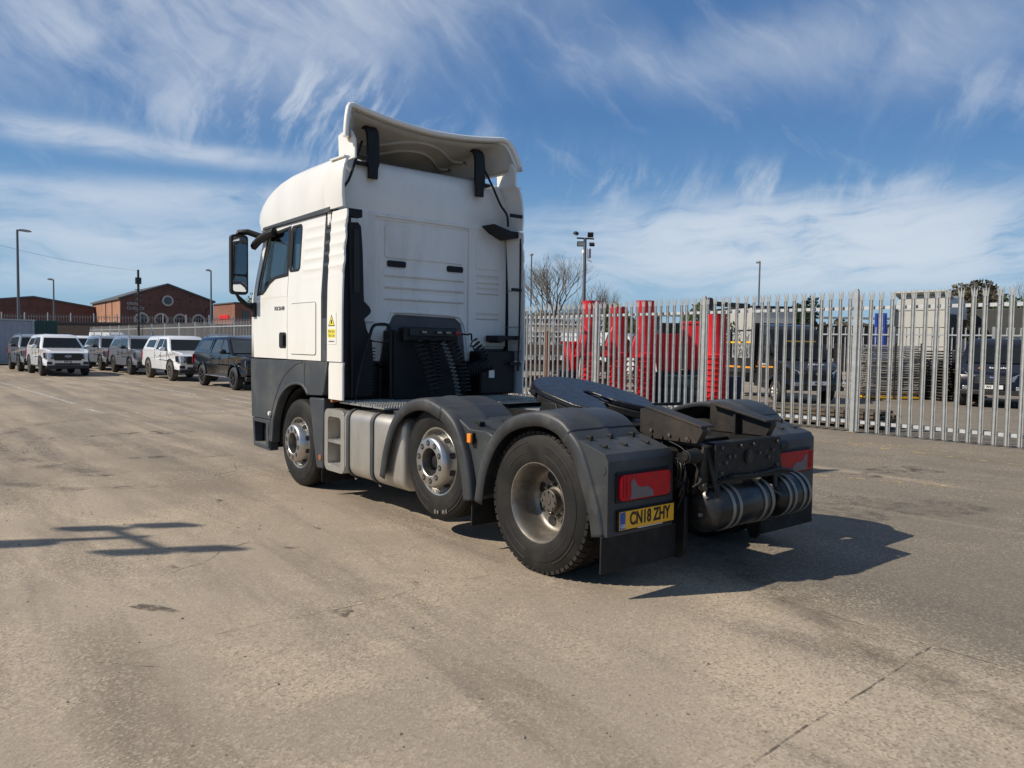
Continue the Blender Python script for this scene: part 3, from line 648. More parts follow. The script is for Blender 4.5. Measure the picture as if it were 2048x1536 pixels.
# --- fuel tank with step recess
def tank(sd):
    yo = 1.20
    def ring(x, k=1.0, y1=yo):
        pts = []
        for cy, cz, a in ((y1-.10, .985-.10, 0), (.58, .985-.06, 90), (.58, .29+.06, 180), (y1-.13, .29+.13, 270)):
            rr = .10 if a == 0 else (.13 if a == 270 else .06)
            for i in range(7):
                t = R(a+15*i); pts.append((x, sd*((cy+rr*math.cos(t)*k-(1-k)*.02)), cz+rr*math.sin(t)*k))
        return pts
    t = MB().loft([ring(1.88, .8), ring(1.895, .95), ring(1.92), ring(3.02), ring(3.04, .95)]).build('fuel_tank', 'tank_alloy', TR, smooth=50)
    for x in (2.96, 2.46):
        b = MB()
        rr = [[(p[0]+dx, p[1]+(sd*o if p[1]*sd > 0.6 else 0), p[2]+(o if p[2] > .6 else -o)) for p in ring(x)] for dx, o in ((-.028, .001), (-.028, .008), (.028, .008), (.028, .001))]
        b.loft(rr, cap=False); b.build('tank_strap', 'grey_plastic', t, smooth=40)
        b = MB()
        rr = [[(p[0]+dx, p[1]+(sd*o if p[1]*sd > 0.6 else 0), p[2]+(o if p[2] > .6 else -o)) for p in ring(x)] for dx, o in ((-.044, .0005), (-.044, .003), (-.029, .003), (-.029, .0005))]
        b.loft(rr, cap=False); b.build('strap_liner', 'ink_black', t, smooth=40)
        MB().tube([(x-.04, sd*1.10, .285), (x-.03, sd*1.12, .262), (x+.03, sd*1.1, .27), (x+.06, sd*1.08, .255)], .006, 6).build('strap_bolt', 'band_steel', t)
    # step box
    yb = yo
    s = MB().holed(rrect(3.04, 3.505, .30, .965, .085, 5), [rrect(3.125, 3.425, .36, .885, .05, 5)], lambda u, w: (u, sd*yb, w), lambda u, w: (u, sd*(yb-.15), w)).build('step_box', 'tank_alloy', TR, bevel=.02, segs=3)
    MB().box(3.10, 3.45, *sorted((sd*(yb-.158), sd*(yb-.15))), .33, .92).build('step_back', 'tank_alloy', s)
    MB().box(3.05, 3.49, *sorted((sd*.60, sd*(yb-.16))), .33, .95).build('step_housing', 'tank_alloy', s, bevel=.02)
    for z in (.375, .635):
        st = MB().box(3.12, 3.43, *sorted((sd*(yb-.145), sd*(yb-.004))), z-.028, z)
        for i in range(9):
            for j in range(3): st.cyl((3.145+.032*i, sd*(yb-.03-.04*j), z), (3.145+.032*i, sd*(yb-.03-.04*j), z+.007), .009, n=6)
        st.build('step_tread', 'tread_alloy', s)
    MB().cyl((2.18, sd*1.06, .985), (2.18, sd*1.06, 1.03), .055, n=20).build('filler_cap', 'ramp_steel', t, bevel=.006)
    MB().box(1.99, 2.12, *sorted((sd*.95, sd*1.08)), .985, 1.03).build('tank_sender', 'dark_plastic', t, bevel=.01)
tank(1); tank(-1)
# catwalk planks with serrated edges
cw = None
for i, (x0, x1) in enumerate(((2.30, 2.52), (2.54, 2.76), (2.78, 3.00), (3.02, 3.22))):
    for y0, y1 in ((-1.12, -.02), (.0, 1.16)):
        m = MB().box(x0, x1, y0, y1, 1.035, 1.05)
        n = int((y1-y0)/.03)
        for k in range(n):
            for xx in (x0+.012, (x0+x1)/2, x1-.012):
                m.box(xx-.010, xx+.010, y0+.004+k*.03, y0+.020+k*.03, 1.05, 1.064)
        m.build('catwalk_plank', 'tread_alloy', TR, smooth=0)
for y in (-.9, .9): MB().box(2.30, 3.22, y-.02, y+.02, .98, 1.034).build('catwalk_bearer', 'chassis', TR)

# FARSIDE: the far guards, lamps and wheels stand a little wider
for o in list(TR.children):
    bb = []
    for q in [o]+list(o.children):
        if q.type == 'MESH': bb += [Vector(c) for c in q.bound_box]
    if bb:
        cx = sum(c.x for c in bb)/len(bb); cy = sum(c.y for c in bb)/len(bb)
        if cy < -.62 and cx < 2.25 and not o.name.startswith(('catwalk', 'air_tank', 'fuel')): o.location.y -= .07
# ------------------------------------------------------------------ cab
def yS(z): return 1.25 if z < 2.2 else 1.25 - .055*(z-2.2)/.85
WIN = [(4.435, 2.475), (4.76, 2.455), (4.93, 2.40), (5.05, 2.32), (5.13, 2.285), (5.265, 2.275), (5.235, 2.40), (5.03, 2.93), (5.0, 2.955), (4.46, 2.985), (4.435, 2.96)]
QWIN = rrect(4.085, 4.30, 2.50, 2.985, .05, 4)
def ridge(x, z):
    e = max(0, min(1, (4.02-x)/.10))*max(0, min(1, (x-3.50)/.03))
    k = max(0, min(1, (z-2.36)/.06))*max(0, min(1, (3.04-z)/.05))
    return .011*e*k*(1-abs(math.sin((z-2.36)/.115*math.pi/1.0))**.7*1.0)
LV = [(3.05, 3.39, 5.46, 1.212), (3.105, 3.39, 5.49, 1.216), (3.17, 3.385, 5.51, 1.223), (3.26, 3.38, 5.48, 1.225), (3.34, 3.375, 5.41, 1.22), (3.42, 3.38, 5.29, 1.212), (3.49, 3.385, 5.14, 1.20), (3.55, 3.39, 4.96, 1.182), (3.60, 3.40, 4.72, 1.155), (3.64, 3.41, 4.42, 1.105), (3.66, 3.43, 4.15, 1.02), (3.675, 3.45, 3.95, .9), (3.68, 3.55, 3.9, .7)]
for sd in (1, -1):
    f = lambda u, w, sd=sd: (u, sd*yS(w), w)
    f2 = lambda u, w, sd=sd: (u, sd*(yS(w)-.03), w)
    dl = MB().holed([(4.378, 1.475), (5.405, 1.475), (5.425, 1.80), (5.41, 2.2), (4.378, 2.2)], [], f, f2).build('door', 'cab_white', TR, bevel=.004)
    MB().holed([(4.378, 2.2), (5.41, 2.2), (5.375, 2.35), (5.10, 3.045), (4.378, 3.045)], [WIN], f, f2).build('door_frame', 'cab_white', dl, bevel=.004)
    up = .004
    tr_o = [(4.379, 2.435), (4.75, 2.42), (4.90, 2.37), (5.03, 2.285), (5.11, 2.25), (5.30, 2.24), (5.272, 2.40), (5.065, 2.945), (5.03, 2.985), (4.47, 3.012), (4.379, 3.016)]
    MB().holed(tr_o, [WIN], lambda u, w: (u, sd*(yS(w)+up), w), lambda u, w: (u, sd*(yS(w)-.012), w)).build('window_trim', 'dark_plastic', dl, smooth=0)
    MB().holed(WIN, [], lambda u, w: (u, sd*(yS(w)-.012), w), lambda u, w: (u, sd*(yS(w)-.016), w)).build('window', 'cab_glass', dl, smooth=0)
    xs = [3.49, 3.505, 3.53, 3.56, 3.65, 3.8, 3.92, 3.98, 4.02, 4.06, 4.09, 4.365]
    # rear quarter of the side
    q = MB().grid(lambda u, w: (u, sd*(yS(w)+ridge(u, w)), w), [3.49, 3.495, 3.50, 3.51, 3.53, 3.56, 3.7, 3.85, 3.92, 3.95, 3.98, 4.0, 4.02, 4.05], [1.475, 1.8, 2.2, 2.3]+[2.36+.0144*i for i in range(48)]+[3.045]).build('side_panel', 'cab_white', TR, smooth=60)
    MB().holed([(4.05, 1.475), (4.366, 1.475), (4.366, 2.2), (4.05, 2.2)], [], f, f2).build('side_panel', 'cab_white', TR)
    MB().holed([(4.05, 2.2), (4.366, 2.2), (4.366, 3.045), (4.05, 3.045)], [QWIN], f, f2).build('side_panel', 'cab_white', TR)
    MB().holed(rrect(4.06, 4.365, 2.475, 3.01, .06, 4), [QWIN], lambda u, w: (u, sd*(yS(w)+up), w), lambda u, w: (u, sd*(yS(w)-.01), w)).build('window_trim', 'dark_plastic', q, smooth=0)
    MB().holed(QWIN, [], lambda u, w: (u, sd*(yS(w)-.010), w), lambda u, w: (u, sd*(yS(w)-.014), w)).build('window', 'cab_glass', q, smooth=0)
    MB().box(4.35, 4.40, *sorted((sd*1.16, sd*1.185)), 1.48, 3.04).build('door_pillar', 'ink_black', TR)
    # corner by the windscreen
    MB().grid(lambda t, w: (lambda xf: (xf + .20*math.sin(t*math.pi/2), sd*(yS(w) - .12*(1-math.cos(t*math.pi/2))), w))(5.412 - max(0, w-2.2)*.365 - (max(0, 2.2-w)*-.01)), [0, .2, .4, .6, .8, 1], [1.475, 1.8, 2.2, 2.4, 2.7, 3.045]).build('corner_panel', 'cab_white', TR, smooth=60, solid=.02)
    # locker flap
    lk = MB().prism(rrect(3.605, 4.275, 1.530, 2.115, .035, 4), 'y', *sorted((sd*1.249, sd*1.2512))).build('locker_gap', 'ink_grey', TR, smooth=0)
    MB().prism(rrect(3.613, 4.267, 1.538, 2.107, .03, 4), 'y', *sorted((sd*1.2495, sd*1.2575))).build('locker_flap', 'cab_white', lk, bevel=.004)
    h = MB().prism(rrect(4.40, 4.60, 1.60, 1.785, .035, 4), 'y', *sorted((sd*1.25, sd*1.256))).build('door_handle', 'dark_plastic', TR, bevel=.003)
    MB().prism(rrect(4.43, 4.475, 1.625, 1.76, .015, 3), 'y', *sorted((sd*1.256, sd*1.282))).build('handle_grip', 'dark_plastic', h, bevel=.006)
    MB().prism(rrect(4.49, 4.585, 1.62, 1.765, .02, 3), 'y', *sorted((sd*1.2565, sd*1.258))).build('handle_recess', 'ink_black', h)
    # vent strip
    vm = MB().grid(lambda u, w: (u, sd*(yS(w)-.005), w), [3.345, 3.495], [1.475, 2.2, 2.6, 3.045]).build('vent_strip', 'grey_plastic', TR)
    m = MB(); md = MB()
    for k in range(64):
        z = 1.94+.0168*k
        if z > 3.0: break
        if 2.42 < z and (k % 7) in (5, 6): continue
        for c in range(3):
            x = 3.372+.038*c + (.012 if k % 2 else 0)
            md.box(x-.0165, x+.0165, *sorted((sd*(yS(z)-.0045), sd*(yS(z)-.003))), z-.0072, z+.0072)
    tag(md.build('vent_slots', 'ink_black', vm, smooth=0), kind='stuff')
    # side fairing, upper wavy part and lower white piece
    def wav(z): return .008*math.sin((z-2.36)/.115*2*math.pi*.5)*(1 if 2.36 < z < 3.04 else 0)
    zs = [1.475, 1.7, 2.0, 2.3]+[2.36+.0144*i for i in range(47)]+[3.05]
    MB().loft([[(3.345, sd*(yS(z)+ridge(3.7, z)*.8), z), (3.06, sd*(yS(z)+ridge(3.7, z)*.8-.002), z), (3.035+wav(z), sd*(yS(z)-.012+ridge(3.7, z)*.6), z), (3.035+wav(z), sd*(yS(z)-.03), z), (3.07, sd*(yS(z)-.034), z), (3.345, sd*(yS(z)-.03), z)] for z in zs]).build('side_fairing', 'cab_white', TR, smooth=60)
    zs = [1.075, 1.3, 1.40, 1.455, 1.472]
    dx = [0.012, 0.012, .012, .0, 0]
    MB().loft([[(3.325+d, sd*1.236, z), (3.05+d*.6, sd*1.236, z), (3.03+d*.6, sd*1.225, z), (3.03+d*.6, sd*1.205, z), (3.325+d, sd*1.205, z)] for z, d in zip(zs, dx)]).build('lower_fairing', 'cab_white', TR, smooth=40, bevel=.003)
    MB().box(3.30, 3.36, *sorted((sd*1.10, sd*1.2)), 1.04, 1.074).build('fairing_foot', 'amber_dull', TR)
    # roof trim and upper fairing strip
    MB().prism([(3.345, 3.05), (5.19, 3.048), (5.16, 3.078), (3.345, 3.105)], 'y', *sorted((sd*1.12, sd*1.222))).build('roof_trim', 'grey_plastic', TR, bevel=.004)
    def wR(z):
        for p, q in zip(LV[:-1], LV[1:]):
            if p[0] <= z <= q[0]: return p[3]+(q[3]-p[3])*(z-p[0])/(q[0]-p[0])
        return LV[0][3]
    uf = MB().loft([[(x1, sd*(wR(z)+.003), z), (x0+.01, sd*(wR(z)+.003), z), (x0, sd*(wR(z)-.006), z), (x0, sd*(wR(z)-.03), z), (x1, sd*(wR(z)-.03), z)] for z, x0, x1 in ((3.075, 3.068, 3.46), (3.2, 3.07, 3.47), (3.32, 3.073, 3.48), (3.44, 3.078, 3.49), (3.52, 3.082, 3.5), (3.585, 3.088, 3.5), (3.62, 3.14, 3.48))]).build('roof_side_fairing', 'cab_white', TR, smooth=50)
    MB().prism([(3.088, 3.585), (3.10, 3.605), (3.42, 3.612), (3.42, 3.59)], 'y', *sorted((sd*1.12, sd*1.192))).build('fairing_shelf', 'cab_white', uf, bevel=.004)
    MB().prism([(3.13, 3.60), (3.50, 3.60), (3.52, 3.90), (3.36, 3.93), (3.22, 3.90), (3.14, 3.80)], 'y', *sorted((sd*(1.02 if sd > 0 else 1.13), sd*(1.045 if sd > 0 else 1.155)))).build('inner_fairing', 'back_white', uf, bevel=.01)
    # grey lower panel with the wheel arch
    poly = [(3.352, 1.468), (5.51, 1.455), (5.535, 1.43), (5.50, .72), (4.945, .72), (4.905, .45), (4.845, .45), (4.80, .72), (4.72, .87), (4.60, 1.02), (4.44, 1.13), (4.25, 1.19), (4.06, 1.20), (3.94, 1.165), (3.85, 1.09), (3.46, 1.105), (3.43, 1.15)]
    MB().prism(poly, 'y', *sorted((sd*1.14, sd*1.244))).build('wheel_arch_panel', 'grey_plastic', TR, bevel=.012)
    ap = spline([(4.905, .45), (4.82, .70), (4.63, 1.0), (4.44, 1.125), (4.25, 1.185), (4.06, 1.195), (3.94, 1.16), (3.85, 1.085)], 5)
    MB().loft([[(x, sd*1.14, z-.004), (x, sd*1.2455, z-.004), (x+(x-4.3)*.03, sd*1.2475, z+.008), (x+(x-4.3)*.06, sd*1.2455, z+.022)] for x, z in ap], cap=False, closed=False).build('arch_lip', 'grey_plastic', TR, solid=.01, smooth=50)
    MB().prism([(3.50, 1.075), (3.86, 1.07), (3.80, .86), (3.76, .62), (3.68, .34), (3.66, .29), (3.505, .30)], 'y', *sorted((sd*1.08, sd*1.215))).build('wheel_rear_panel', 'grey_plastic', TR, bevel=.02)
    MB().cyl((3.575, sd*1.214, .42), (3.575, sd*1.222, .42), .032, n=20).build('side_reflector', 'amber_dull', TR)
    MB().loft([[(x, sd*.70, z), (x, sd*1.13, z)] for x, z in spline([(4.86, .42), (4.78, .72), (4.6, 1.0), (4.25, 1.15), (3.95, 1.1), (3.72, .8), (3.62, .4)], 4)], cap=False, closed=False).build('wheel_liner', 'black_rubber', TR, solid=.01)
    # entry step
    sb = MB().holed([(4.93, .335), (5.455, .345), (5.50, .71), (4.955, .71)], [[(5.06, .40), (5.42, .40), (5.44, .66), (5.06, .66)]], lambda u, w: (u, sd*1.235, w), lambda u, w: (u, sd*1.12, w)).build('entry_step', 'grey_plastic', TR, bevel=.01)
    MB().box(5.02, 5.46, *sorted((sd*.9, sd*1.119)), .36, .70).build('step_well', 'dark_plastic', sb)
    MB().box(5.06, 5.42, *sorted((sd*1.12, sd*1.225)), .385, .402).build('step_tread', 'tread_alloy', sb)
    MB().box(4.945, 5.02, *sorted((sd*1.236, sd*1.246)), .37, .70).build('step_edge', 'grey_plastic', sb, bevel=.005)
    MB().cyl((4.875, sd*1.245, .80), (4.875, sd*1.275, .80), .03, .026, n=14).build('arch_cap', 'plate_white', TR, bevel=.004)
    # mirrors
    mi = MB().loft([[(x, sd*y, z) for y, z in rrect(1.345+.015*k, 1.56-.02*k, 2.25+.03*k, 2.985-.03*k, .045, 4)] for x, k in ((5.33, 0), (5.40, 0), (5.46, 1), (5.50, 3.0))]).build('mirror_housing', 'dark_plastic', TR, smooth=50, bevel=.006)
    MB().prism([(sd*u, w) for u, w in rrect(1.368, 1.537, 2.50, 2.955, .03, 4)], 'x', 5.324, 5.329).build('mirror_glass', 'mirror_glass', mi, smooth=0)
    MB().prism([(sd*u, w) for u, w in rrect(1.368, 1.537, 2.285, 2.475, .03, 4)], 'x', 5.324, 5.329).build('mirror_glass', 'mirror_glass', mi, smooth=0)
    MB().tube([(5.40, sd*1.50, 2.97), (5.40, sd*1.44, 3.02), (5.36, sd*1.34, 3.03), (5.26, sd*1.22, 2.98)], [.025, .035, .038, .04], 10).build('mirror_arm', 'dark_plastic', mi, smooth=60)
    MB().tube([(5.40, sd*1.48, 2.27), (5.42, sd*1.42, 2.20), (5.40, sd*1.33, 2.12), (5.37, sd*1.24, 2.08)], [.02, .03, .03, .03], 10).build('mirror_arm', 'dark_plastic', mi, smooth=60)
    MB().box(5.30, 5.42, *sorted((sd*1.24, sd*1.29)), 1.98, 2.16).build('mirror_base', 'dark_plastic', mi, bevel=.02)
    MB().loft([[(x, sd*(y+dy), z+dz) for dy, dz in ((0, -.05), (.05, -.04), (.07, .0), (.05, .045), (0, .05))] for x, y, z in ((5.34, 1.25, 2.86), (5.20, 1.23, 2.93), (4.95, 1.215, 2.975), (4.80, 1.205, 2.985))]).build('kerb_mirror', 'dark_plastic', mi, smooth=60, bevel=.005)
# badges and sticker on the near side
text('model_badge', 'TGX 26.460', .062, 'ink_grey', TR, (4.60, 1.253, 2.065), (-1, 0, 0), (0, 0, 1), shear=.15, sx=.95, bold=.001)
st = MB().box(3.135, 3.335, 1.2505, 1.2525, 1.655, 1.985).build('warning_sticker', 'sticker_white', TR, smooth=0)
MB().prism([(3.16, 1.845), (3.31, 1.845), (3.235, 1.968)], 'y', 1.2525, 1.2532).build('triangle_border', 'ink_black', st, smooth=0)
MB().prism([(3.178, 1.855), (3.292, 1.855), (3.235, 1.948)], 'y', 1.2532, 1.2539).build('triangle', 'sticker_yellow', st, smooth=0)
MB().box(3.222, 3.248, 1.2539, 1.2546, 1.87, 1.91).build('symbol', 'ink_black', st, smooth=0)
MB().box(3.150, 3.320, 1.2525, 1.2532, 1.725, 1.815).build('yellow_band', 'sticker_yellow', st, smooth=0)
text('sticker_text', 'Blind Spot', .042, 'ink_grey', st, (3.235, 1.2536, 1.792), (-1, 0, 0), (0, 0, 1), ext=.0005, sx=.85)
text('sticker_text', 'Take Care', .042, 'ink_grey', st, (3.235, 1.2536, 1.748), (-1, 0, 0), (0, 0, 1), ext=.0005, sx=.85)
MB().box(3.17, 3.30, 1.2525, 1.2532, 1.680, 1.693).build('sticker_print', 'ink_grey', st, smooth=0)
# windscreen, front, floor, interior
fr = MB().grid(lambda t, w: (5.612 - max(0, w-2.2)*.365, t*(yS(w)-.12), w), [-1, -.5, 0, .5, 1], [1.475, 1.8, 2.2]).build('front_panel', 'cab_white', TR, solid=.02)
MB().grid(lambda t, w: (5.612 - max(0, w-2.2)*.365, t*(yS(w)-.12), w), [-1, 0, 1], [2.2, 2.95]).build('windscreen', 'cab_glass', TR)
MB().grid(lambda t, w: (5.612 - max(0, w-2.2)*.365, t*(yS(w)-.12), w), [-1, 0, 1], [2.95, 3.06]).build('windscreen_header', 'dark_plastic', TR, solid=.02)
MB().loft([[(5.52, -1.2, z), (5.60, -.9, z), (5.62, 0, z), (5.60, .9, z), (5.52, 1.2, z), (5.44, 1.2, z), (5.44, -1.2, z)] for z in (.36, .8, 1.45)]).build('front_bumper', 'grey_plastic', TR, bevel=.01)
MB().box(3.40, 5.40, -1.21, 1.21, 1.42, 1.47).build('cab_floor', 'cab_interior', TR)
it = MB().box(4.98, 5.40, -1.15, 1.15, 1.47, 2.28).build('dashboard', 'cab_interior', TR, bevel=.05)
MB().box(3.42, 3.46, -1.18, 1.18, 1.47, 3.02).build('inner_wall', 'seat_cloth', TR)
MB().box(3.44, 5.0, -1.14, 1.14, 3.02, 3.04).build('headliner', 'seat_cloth', TR)
for y in (.62, -.62):
    MB().box(4.12, 4.62, y-.25, y+.25, 1.75, 1.95).box(4.05, 4.18, y-.25, y+.25, 1.9, 2.55).box(4.06, 4.15, y-.13, y+.13, 2.55, 2.78).build('seat', 'seat_cloth', TR, bevel=.05)
MB().tube([(4.88+.06*math.cos(a), -.62+.22*math.cos(a), 2.2+.2*math.sin(a)) for a in [i*math.pi/12 for i in range(24)]], .014, 8, closed=True).build('steering_wheel', 'dark_plastic', TR)
# roof
def ring(z, xr, xf, w, rf=.36, n=7):
    p = []
    for i in range(n+1):
        a = R(90*i/n); p.append((xf-rf+rf*math.sin(a)**.8, w-rf*.55*(1-math.cos(a)), z))
    half = [(xr, w-.03, z), (xr+.03, w, z), (xr+.3, w, z), (xr+(xf-rf-xr)*.6, w, z)] + p + [(xf+.03, w*.3, z)]
    return half + [(x, -y, z) for x, y, _ in reversed(half)]
MB().loft([ring(*q) for q in LV]).build('high_roof', 'cab_white', TR, smooth=50)
# deflector
def sm(x, a, b): t = max(0, min(1, (x-a)/(b-a))); return t*t*(3-2*t)
def dfl(s, t, d=0):
    w = .40 + .85*t**1.6; a = abs(s)
    z = 3.56 + .53*t**.95 + .14*t*t*a*a - (.03+.38*t)*max(0, (a-.80)/.20)**2.0
    x = 4.72 - 1.49*t + .05*(1-a)*t - .05*t*max(0, (a-.80)/.20)
    k = 1 - max(0, (a-.84)/.16)*(.10 if s > 0 else -.01)
    return (x, s*w*k - math.copysign(d*.7*sm(a, .85, 1), s), z-d*(1-.6*sm(a, .9, 1)))
SS = [-1, -.985, -.97, -.95, -.93, -.91, -.89, -.87, -.85, -.8] + [-.7+.1*i for i in range(15)] + [.8, .85, .87, .89, .91, .93, .95, .97, .985, 1]
TT = [i/14 for i in range(15)]
df = MB().grid(lambda s, t: dfl(s, t), SS, TT).build('roof_deflector', 'cab_white', TR, smooth=60, solid=.012)
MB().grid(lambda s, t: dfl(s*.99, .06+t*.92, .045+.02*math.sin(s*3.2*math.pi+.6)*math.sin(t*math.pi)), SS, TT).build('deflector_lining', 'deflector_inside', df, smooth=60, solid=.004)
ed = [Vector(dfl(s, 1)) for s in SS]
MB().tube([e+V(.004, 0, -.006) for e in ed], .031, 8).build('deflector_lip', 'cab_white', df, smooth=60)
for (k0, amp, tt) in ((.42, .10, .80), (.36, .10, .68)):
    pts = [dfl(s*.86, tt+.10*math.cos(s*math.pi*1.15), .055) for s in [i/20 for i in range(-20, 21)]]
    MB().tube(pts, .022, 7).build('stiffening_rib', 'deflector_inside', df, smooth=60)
for sd in (1, -1):
    pts = [(3.335, 3.46), (3.33, 3.62), (3.335, 3.86), (3.36, 3.97), (3.43, 4.02), (3.52, 4.03)]
    pts = spline(pts, 4); rings = []
    for i, (x, z) in enumerate(pts):
        a = pts[max(i-1, 0)]; b = pts[min(i+1, len(pts)-1)]; t = Vector((b[0]-a[0], b[1]-a[1])).normalized(); nn = Vector((-t.y, t.x))
        k = i/len(pts); hw = .072 if z > 3.58 else .056; th = .03
        rings.append([(x+nn.x*o, sd*.725+q*hw, z+nn.y*o) for q, o in ((-1, -.5*th), (-1, th*.8), (-.7, th), (.7, th), (1, th*.8), (1, -.5*th))])
    br = MB().loft(rings).build('deflector_bracket', 'dark_plastic', TR, bevel=.006, smooth=50)
    MB().box(3.33, 3.47, *sorted((sd*.745, sd*.90)), 3.60, 3.63).build('bracket_foot', 'dark_plastic', br, bevel=.006)
    MB().box(3.295, 3.30, sd*.725-.01, sd*.725+.01, 3.78, 3.88).build('bracket_print', 'white_print', br) if 0 else None
    MB().tube(spline([(3.40, sd*.82, 3.86), (3.34, sd*.93, 3.62), (3.30, sd*1.03, 3.40), (3.28, sd*1.12, 3.28), (3.28, sd*1.14, 3.14)], 5), .014, 8).build('gas_strut', 'dark_plastic', br)
# rear wall
wall = [(1.20, 3.10), (-1.20, 3.10), (-1.20, 1.62), (-.74, 1.62), (-.70, 1.47), (-.60, 1.47), (-.565, 1.78), (-.53, 1.92), (-.44, 1.985), (.38, 2.0), (.46, 1.95), (.50, 1.84), (.58, 1.47), (.72, 1.47), (.76, 1.88), (1.20, 1.90)]
rw = MB().prism(wall, 'x', 3.40, 3.45).build('rear_wall', 'back_white', TR, bevel=.012, segs=3)
MB().prism([(1.20, 3.10), (.66, 3.10), (.66, 1.90), (1.20, 1.90)], 'x', 3.375, 3.401).build('wall_flank', 'back_white', rw, bevel=.015, segs=3)
MB().prism([(-.62, 3.10), (-1.20, 3.10), (-1.20, 1.65), (-.62, 1.65)], 'x', 3.375, 3.401).build('wall_flank', 'back_white', rw, bevel=.015, segs=3)
MB().prism([(1.20, 3.07), (-1.20, 3.07), (-1.20, 3.115), (1.20, 3.115)], 'x', 3.372, 3.402).build('wall_seam', 'back_white', rw, bevel=.012, segs=3)
def panel(y0, y1, z0, z1, d=.012, nm='pressed_panel', x=3.40):
    MB().prism(rrect(y0, y1, z0, z1, .035, 4), 'x', x-d, x+.001).build(nm, 'back_white', rw, bevel=.008, segs=3)
panel(-.55, .53, 2.635, 3.0); panel(-1.09, -.715, 2.60, 2.985, .010, x=3.375)
for k, (z0, z1) in enumerate(((2.42, 2.53), (2.29, 2.38), (2.16, 2.25))):
    y0, y1 = -.57, .55
    MB().loft([[(3.401, y0, z0-.004), (3.401, y1, z0-.004), (3.401, y1, z1), (3.401, y0, z1)], [(3.378, y0+.03, z0+.018), (3.378, y1-.03, z0+.018), (3.398, y1-.02, z1-.006), (3.398, y0+.02, z1-.006)]]).build('pressed_rib', 'back_white', rw, bevel=.006)
for z0, z1 in ((2.42, 2.53), (2.29, 2.38), (1.98, 2.07)):
    MB().loft([[(3.376, -1.09, z0-.004), (3.376, -.72, z0-.004), (3.376, -.72, z1), (3.376, -1.09, z1)], [(3.356, -1.07, z0+.018), (3.356, -.74, z0+.018), (3.374, -.74, z1-.006), (3.374, -1.07, z1-.006)]]).build('pressed_rib', 'back_white', rw, bevel=.006)
ap = spline([(.60, 1.88), (.49, 1.90), (.44, 1.99), (.36, 2.03), (-.42, 2.015), (-.53, 1.96), (-.59, 1.84), (-.64, 1.50)], 5)
MB().tube([(3.398, y, z) for y, z in ap], .018, 8).build('pressed_arch', 'back_white', rw, smooth=60)
for y0, y1 in ((.26, .50), (-.54, -.31)):
    MB().prism(rrect(y0, y1, 2.535, 2.605, .02, 4), 'x', 3.384, 3.402).build('grab_recess', 'dark_plastic', rw, bevel=.004)
for y in (.30, .10, -.10, -.30): MB().box(3.385, 3.402, y-.03, y+.03, 1.90, 1.975).build('wall_boss', 'back_white', rw, bevel=.01) if 0 else None
MB().box(3.47, 3.50, -.70, .72, 1.45, 2.05).build('lower_back', 'back_white', rw)
# inner face of the far side fairing with its seal and clips
MB().tube(spline([(3.06, -1.16, 2.97), (3.06, -1.165, 2.5), (3.06, -1.165, 1.9), (3.06, -1.155, 1.6), (3.06, -1.15, 1.36)], 5), .012, 8).build('fairing_seal', 'dark_plastic', TR)
for z, y0 in ((3.24, -1.0), (2.35, -1.04), (1.45, -1.02)): MB().box(3.05, 3.08, -1.185, y0, z-.02, z+.02).build('fairing_clip', 'dark_plastic', TR, bevel=.004)
MB().prism([(-.86, 1.79), (-1.19, 1.79), (-1.19, 1.74), (-1.0, 1.74), (-.92, 1.70), (-.86, 1.72)], 'x', 3.10, 3.34).build('fairing_bracket', 'dark_plastic', TR, bevel=.005)
MB().prism([(-.78, 3.12), (-1.05, 3.06), (-1.20, 3.06), (-1.20, 2.99), (-1.08, 2.97), (-.90, 3.04)], 'x', 3.10, 3.36).build('fairing_bracket', 'dark_plastic', TR, bevel=.005)
for z in (2.9, 2.35, 1.9, 1.6): MB().box(3.06, 3.36, -1.196, -1.185, z-.004, z+.004).build('fairing_seam', 'ink_grey', TR)
# air intake stack on the near side
ik = MB().prism([(1.17, 2.92), (1.0, 2.94), (.965, 2.90), (.945, 2.65), (.93, 2.20), (.925, 2.12), (.86, 2.06), (.84, 2.02), (.86, 1.98), (.92, 1.93), (.90, 1.83), (.83, 1.70), (.81, 1.45), (.82, 1.10), (1.17, 1.10)], 'x', 3.13, 3.37).build('air_intake', 'dark_plastic', TR, bevel=.015, segs=3)
for k in range(14): MB().box(3.115, 3.131, .80, 1.12, 1.16+.035*k, 1.172+.035*k).build('intake_rib', 'dark_plastic', ik)
MB().prism([(1.06, 2.86), (1.0, 2.86), (.985, 2.2), (1.06, 2.2)], 'x', 3.118, 3.131).build('intake_grille', 'ink_black', ik, bevel=.004)
MB().tube([(3.10, 1.12, 3.0), (3.10, 1.10, 2.2), (3.10, 1.08, 1.1)], .016, 8).box(3.05, 3.16, 1.0, 1.17, 2.98, 3.06).build('intake_pipe', 'dark_plastic', ik)
MB().tube(spline([(3.06, 1.06, 1.08), (3.06, 1.02, 1.35), (3.06, .90, 1.75), (3.06, .86, 1.85), (3.06, .80, 1.875), (3.06, .70, 1.875), (3.06, .655, 1.83), (3.06, .645, 1.65), (3.06, .64, 1.08)], 5), .017, 9).tube([(3.06, .90, 1.70), (3.06, .72, 1.68), (3.06, .65, 1.72)], .012, 8).build('grab_frame', 'dark_plastic', TR, smooth=60)
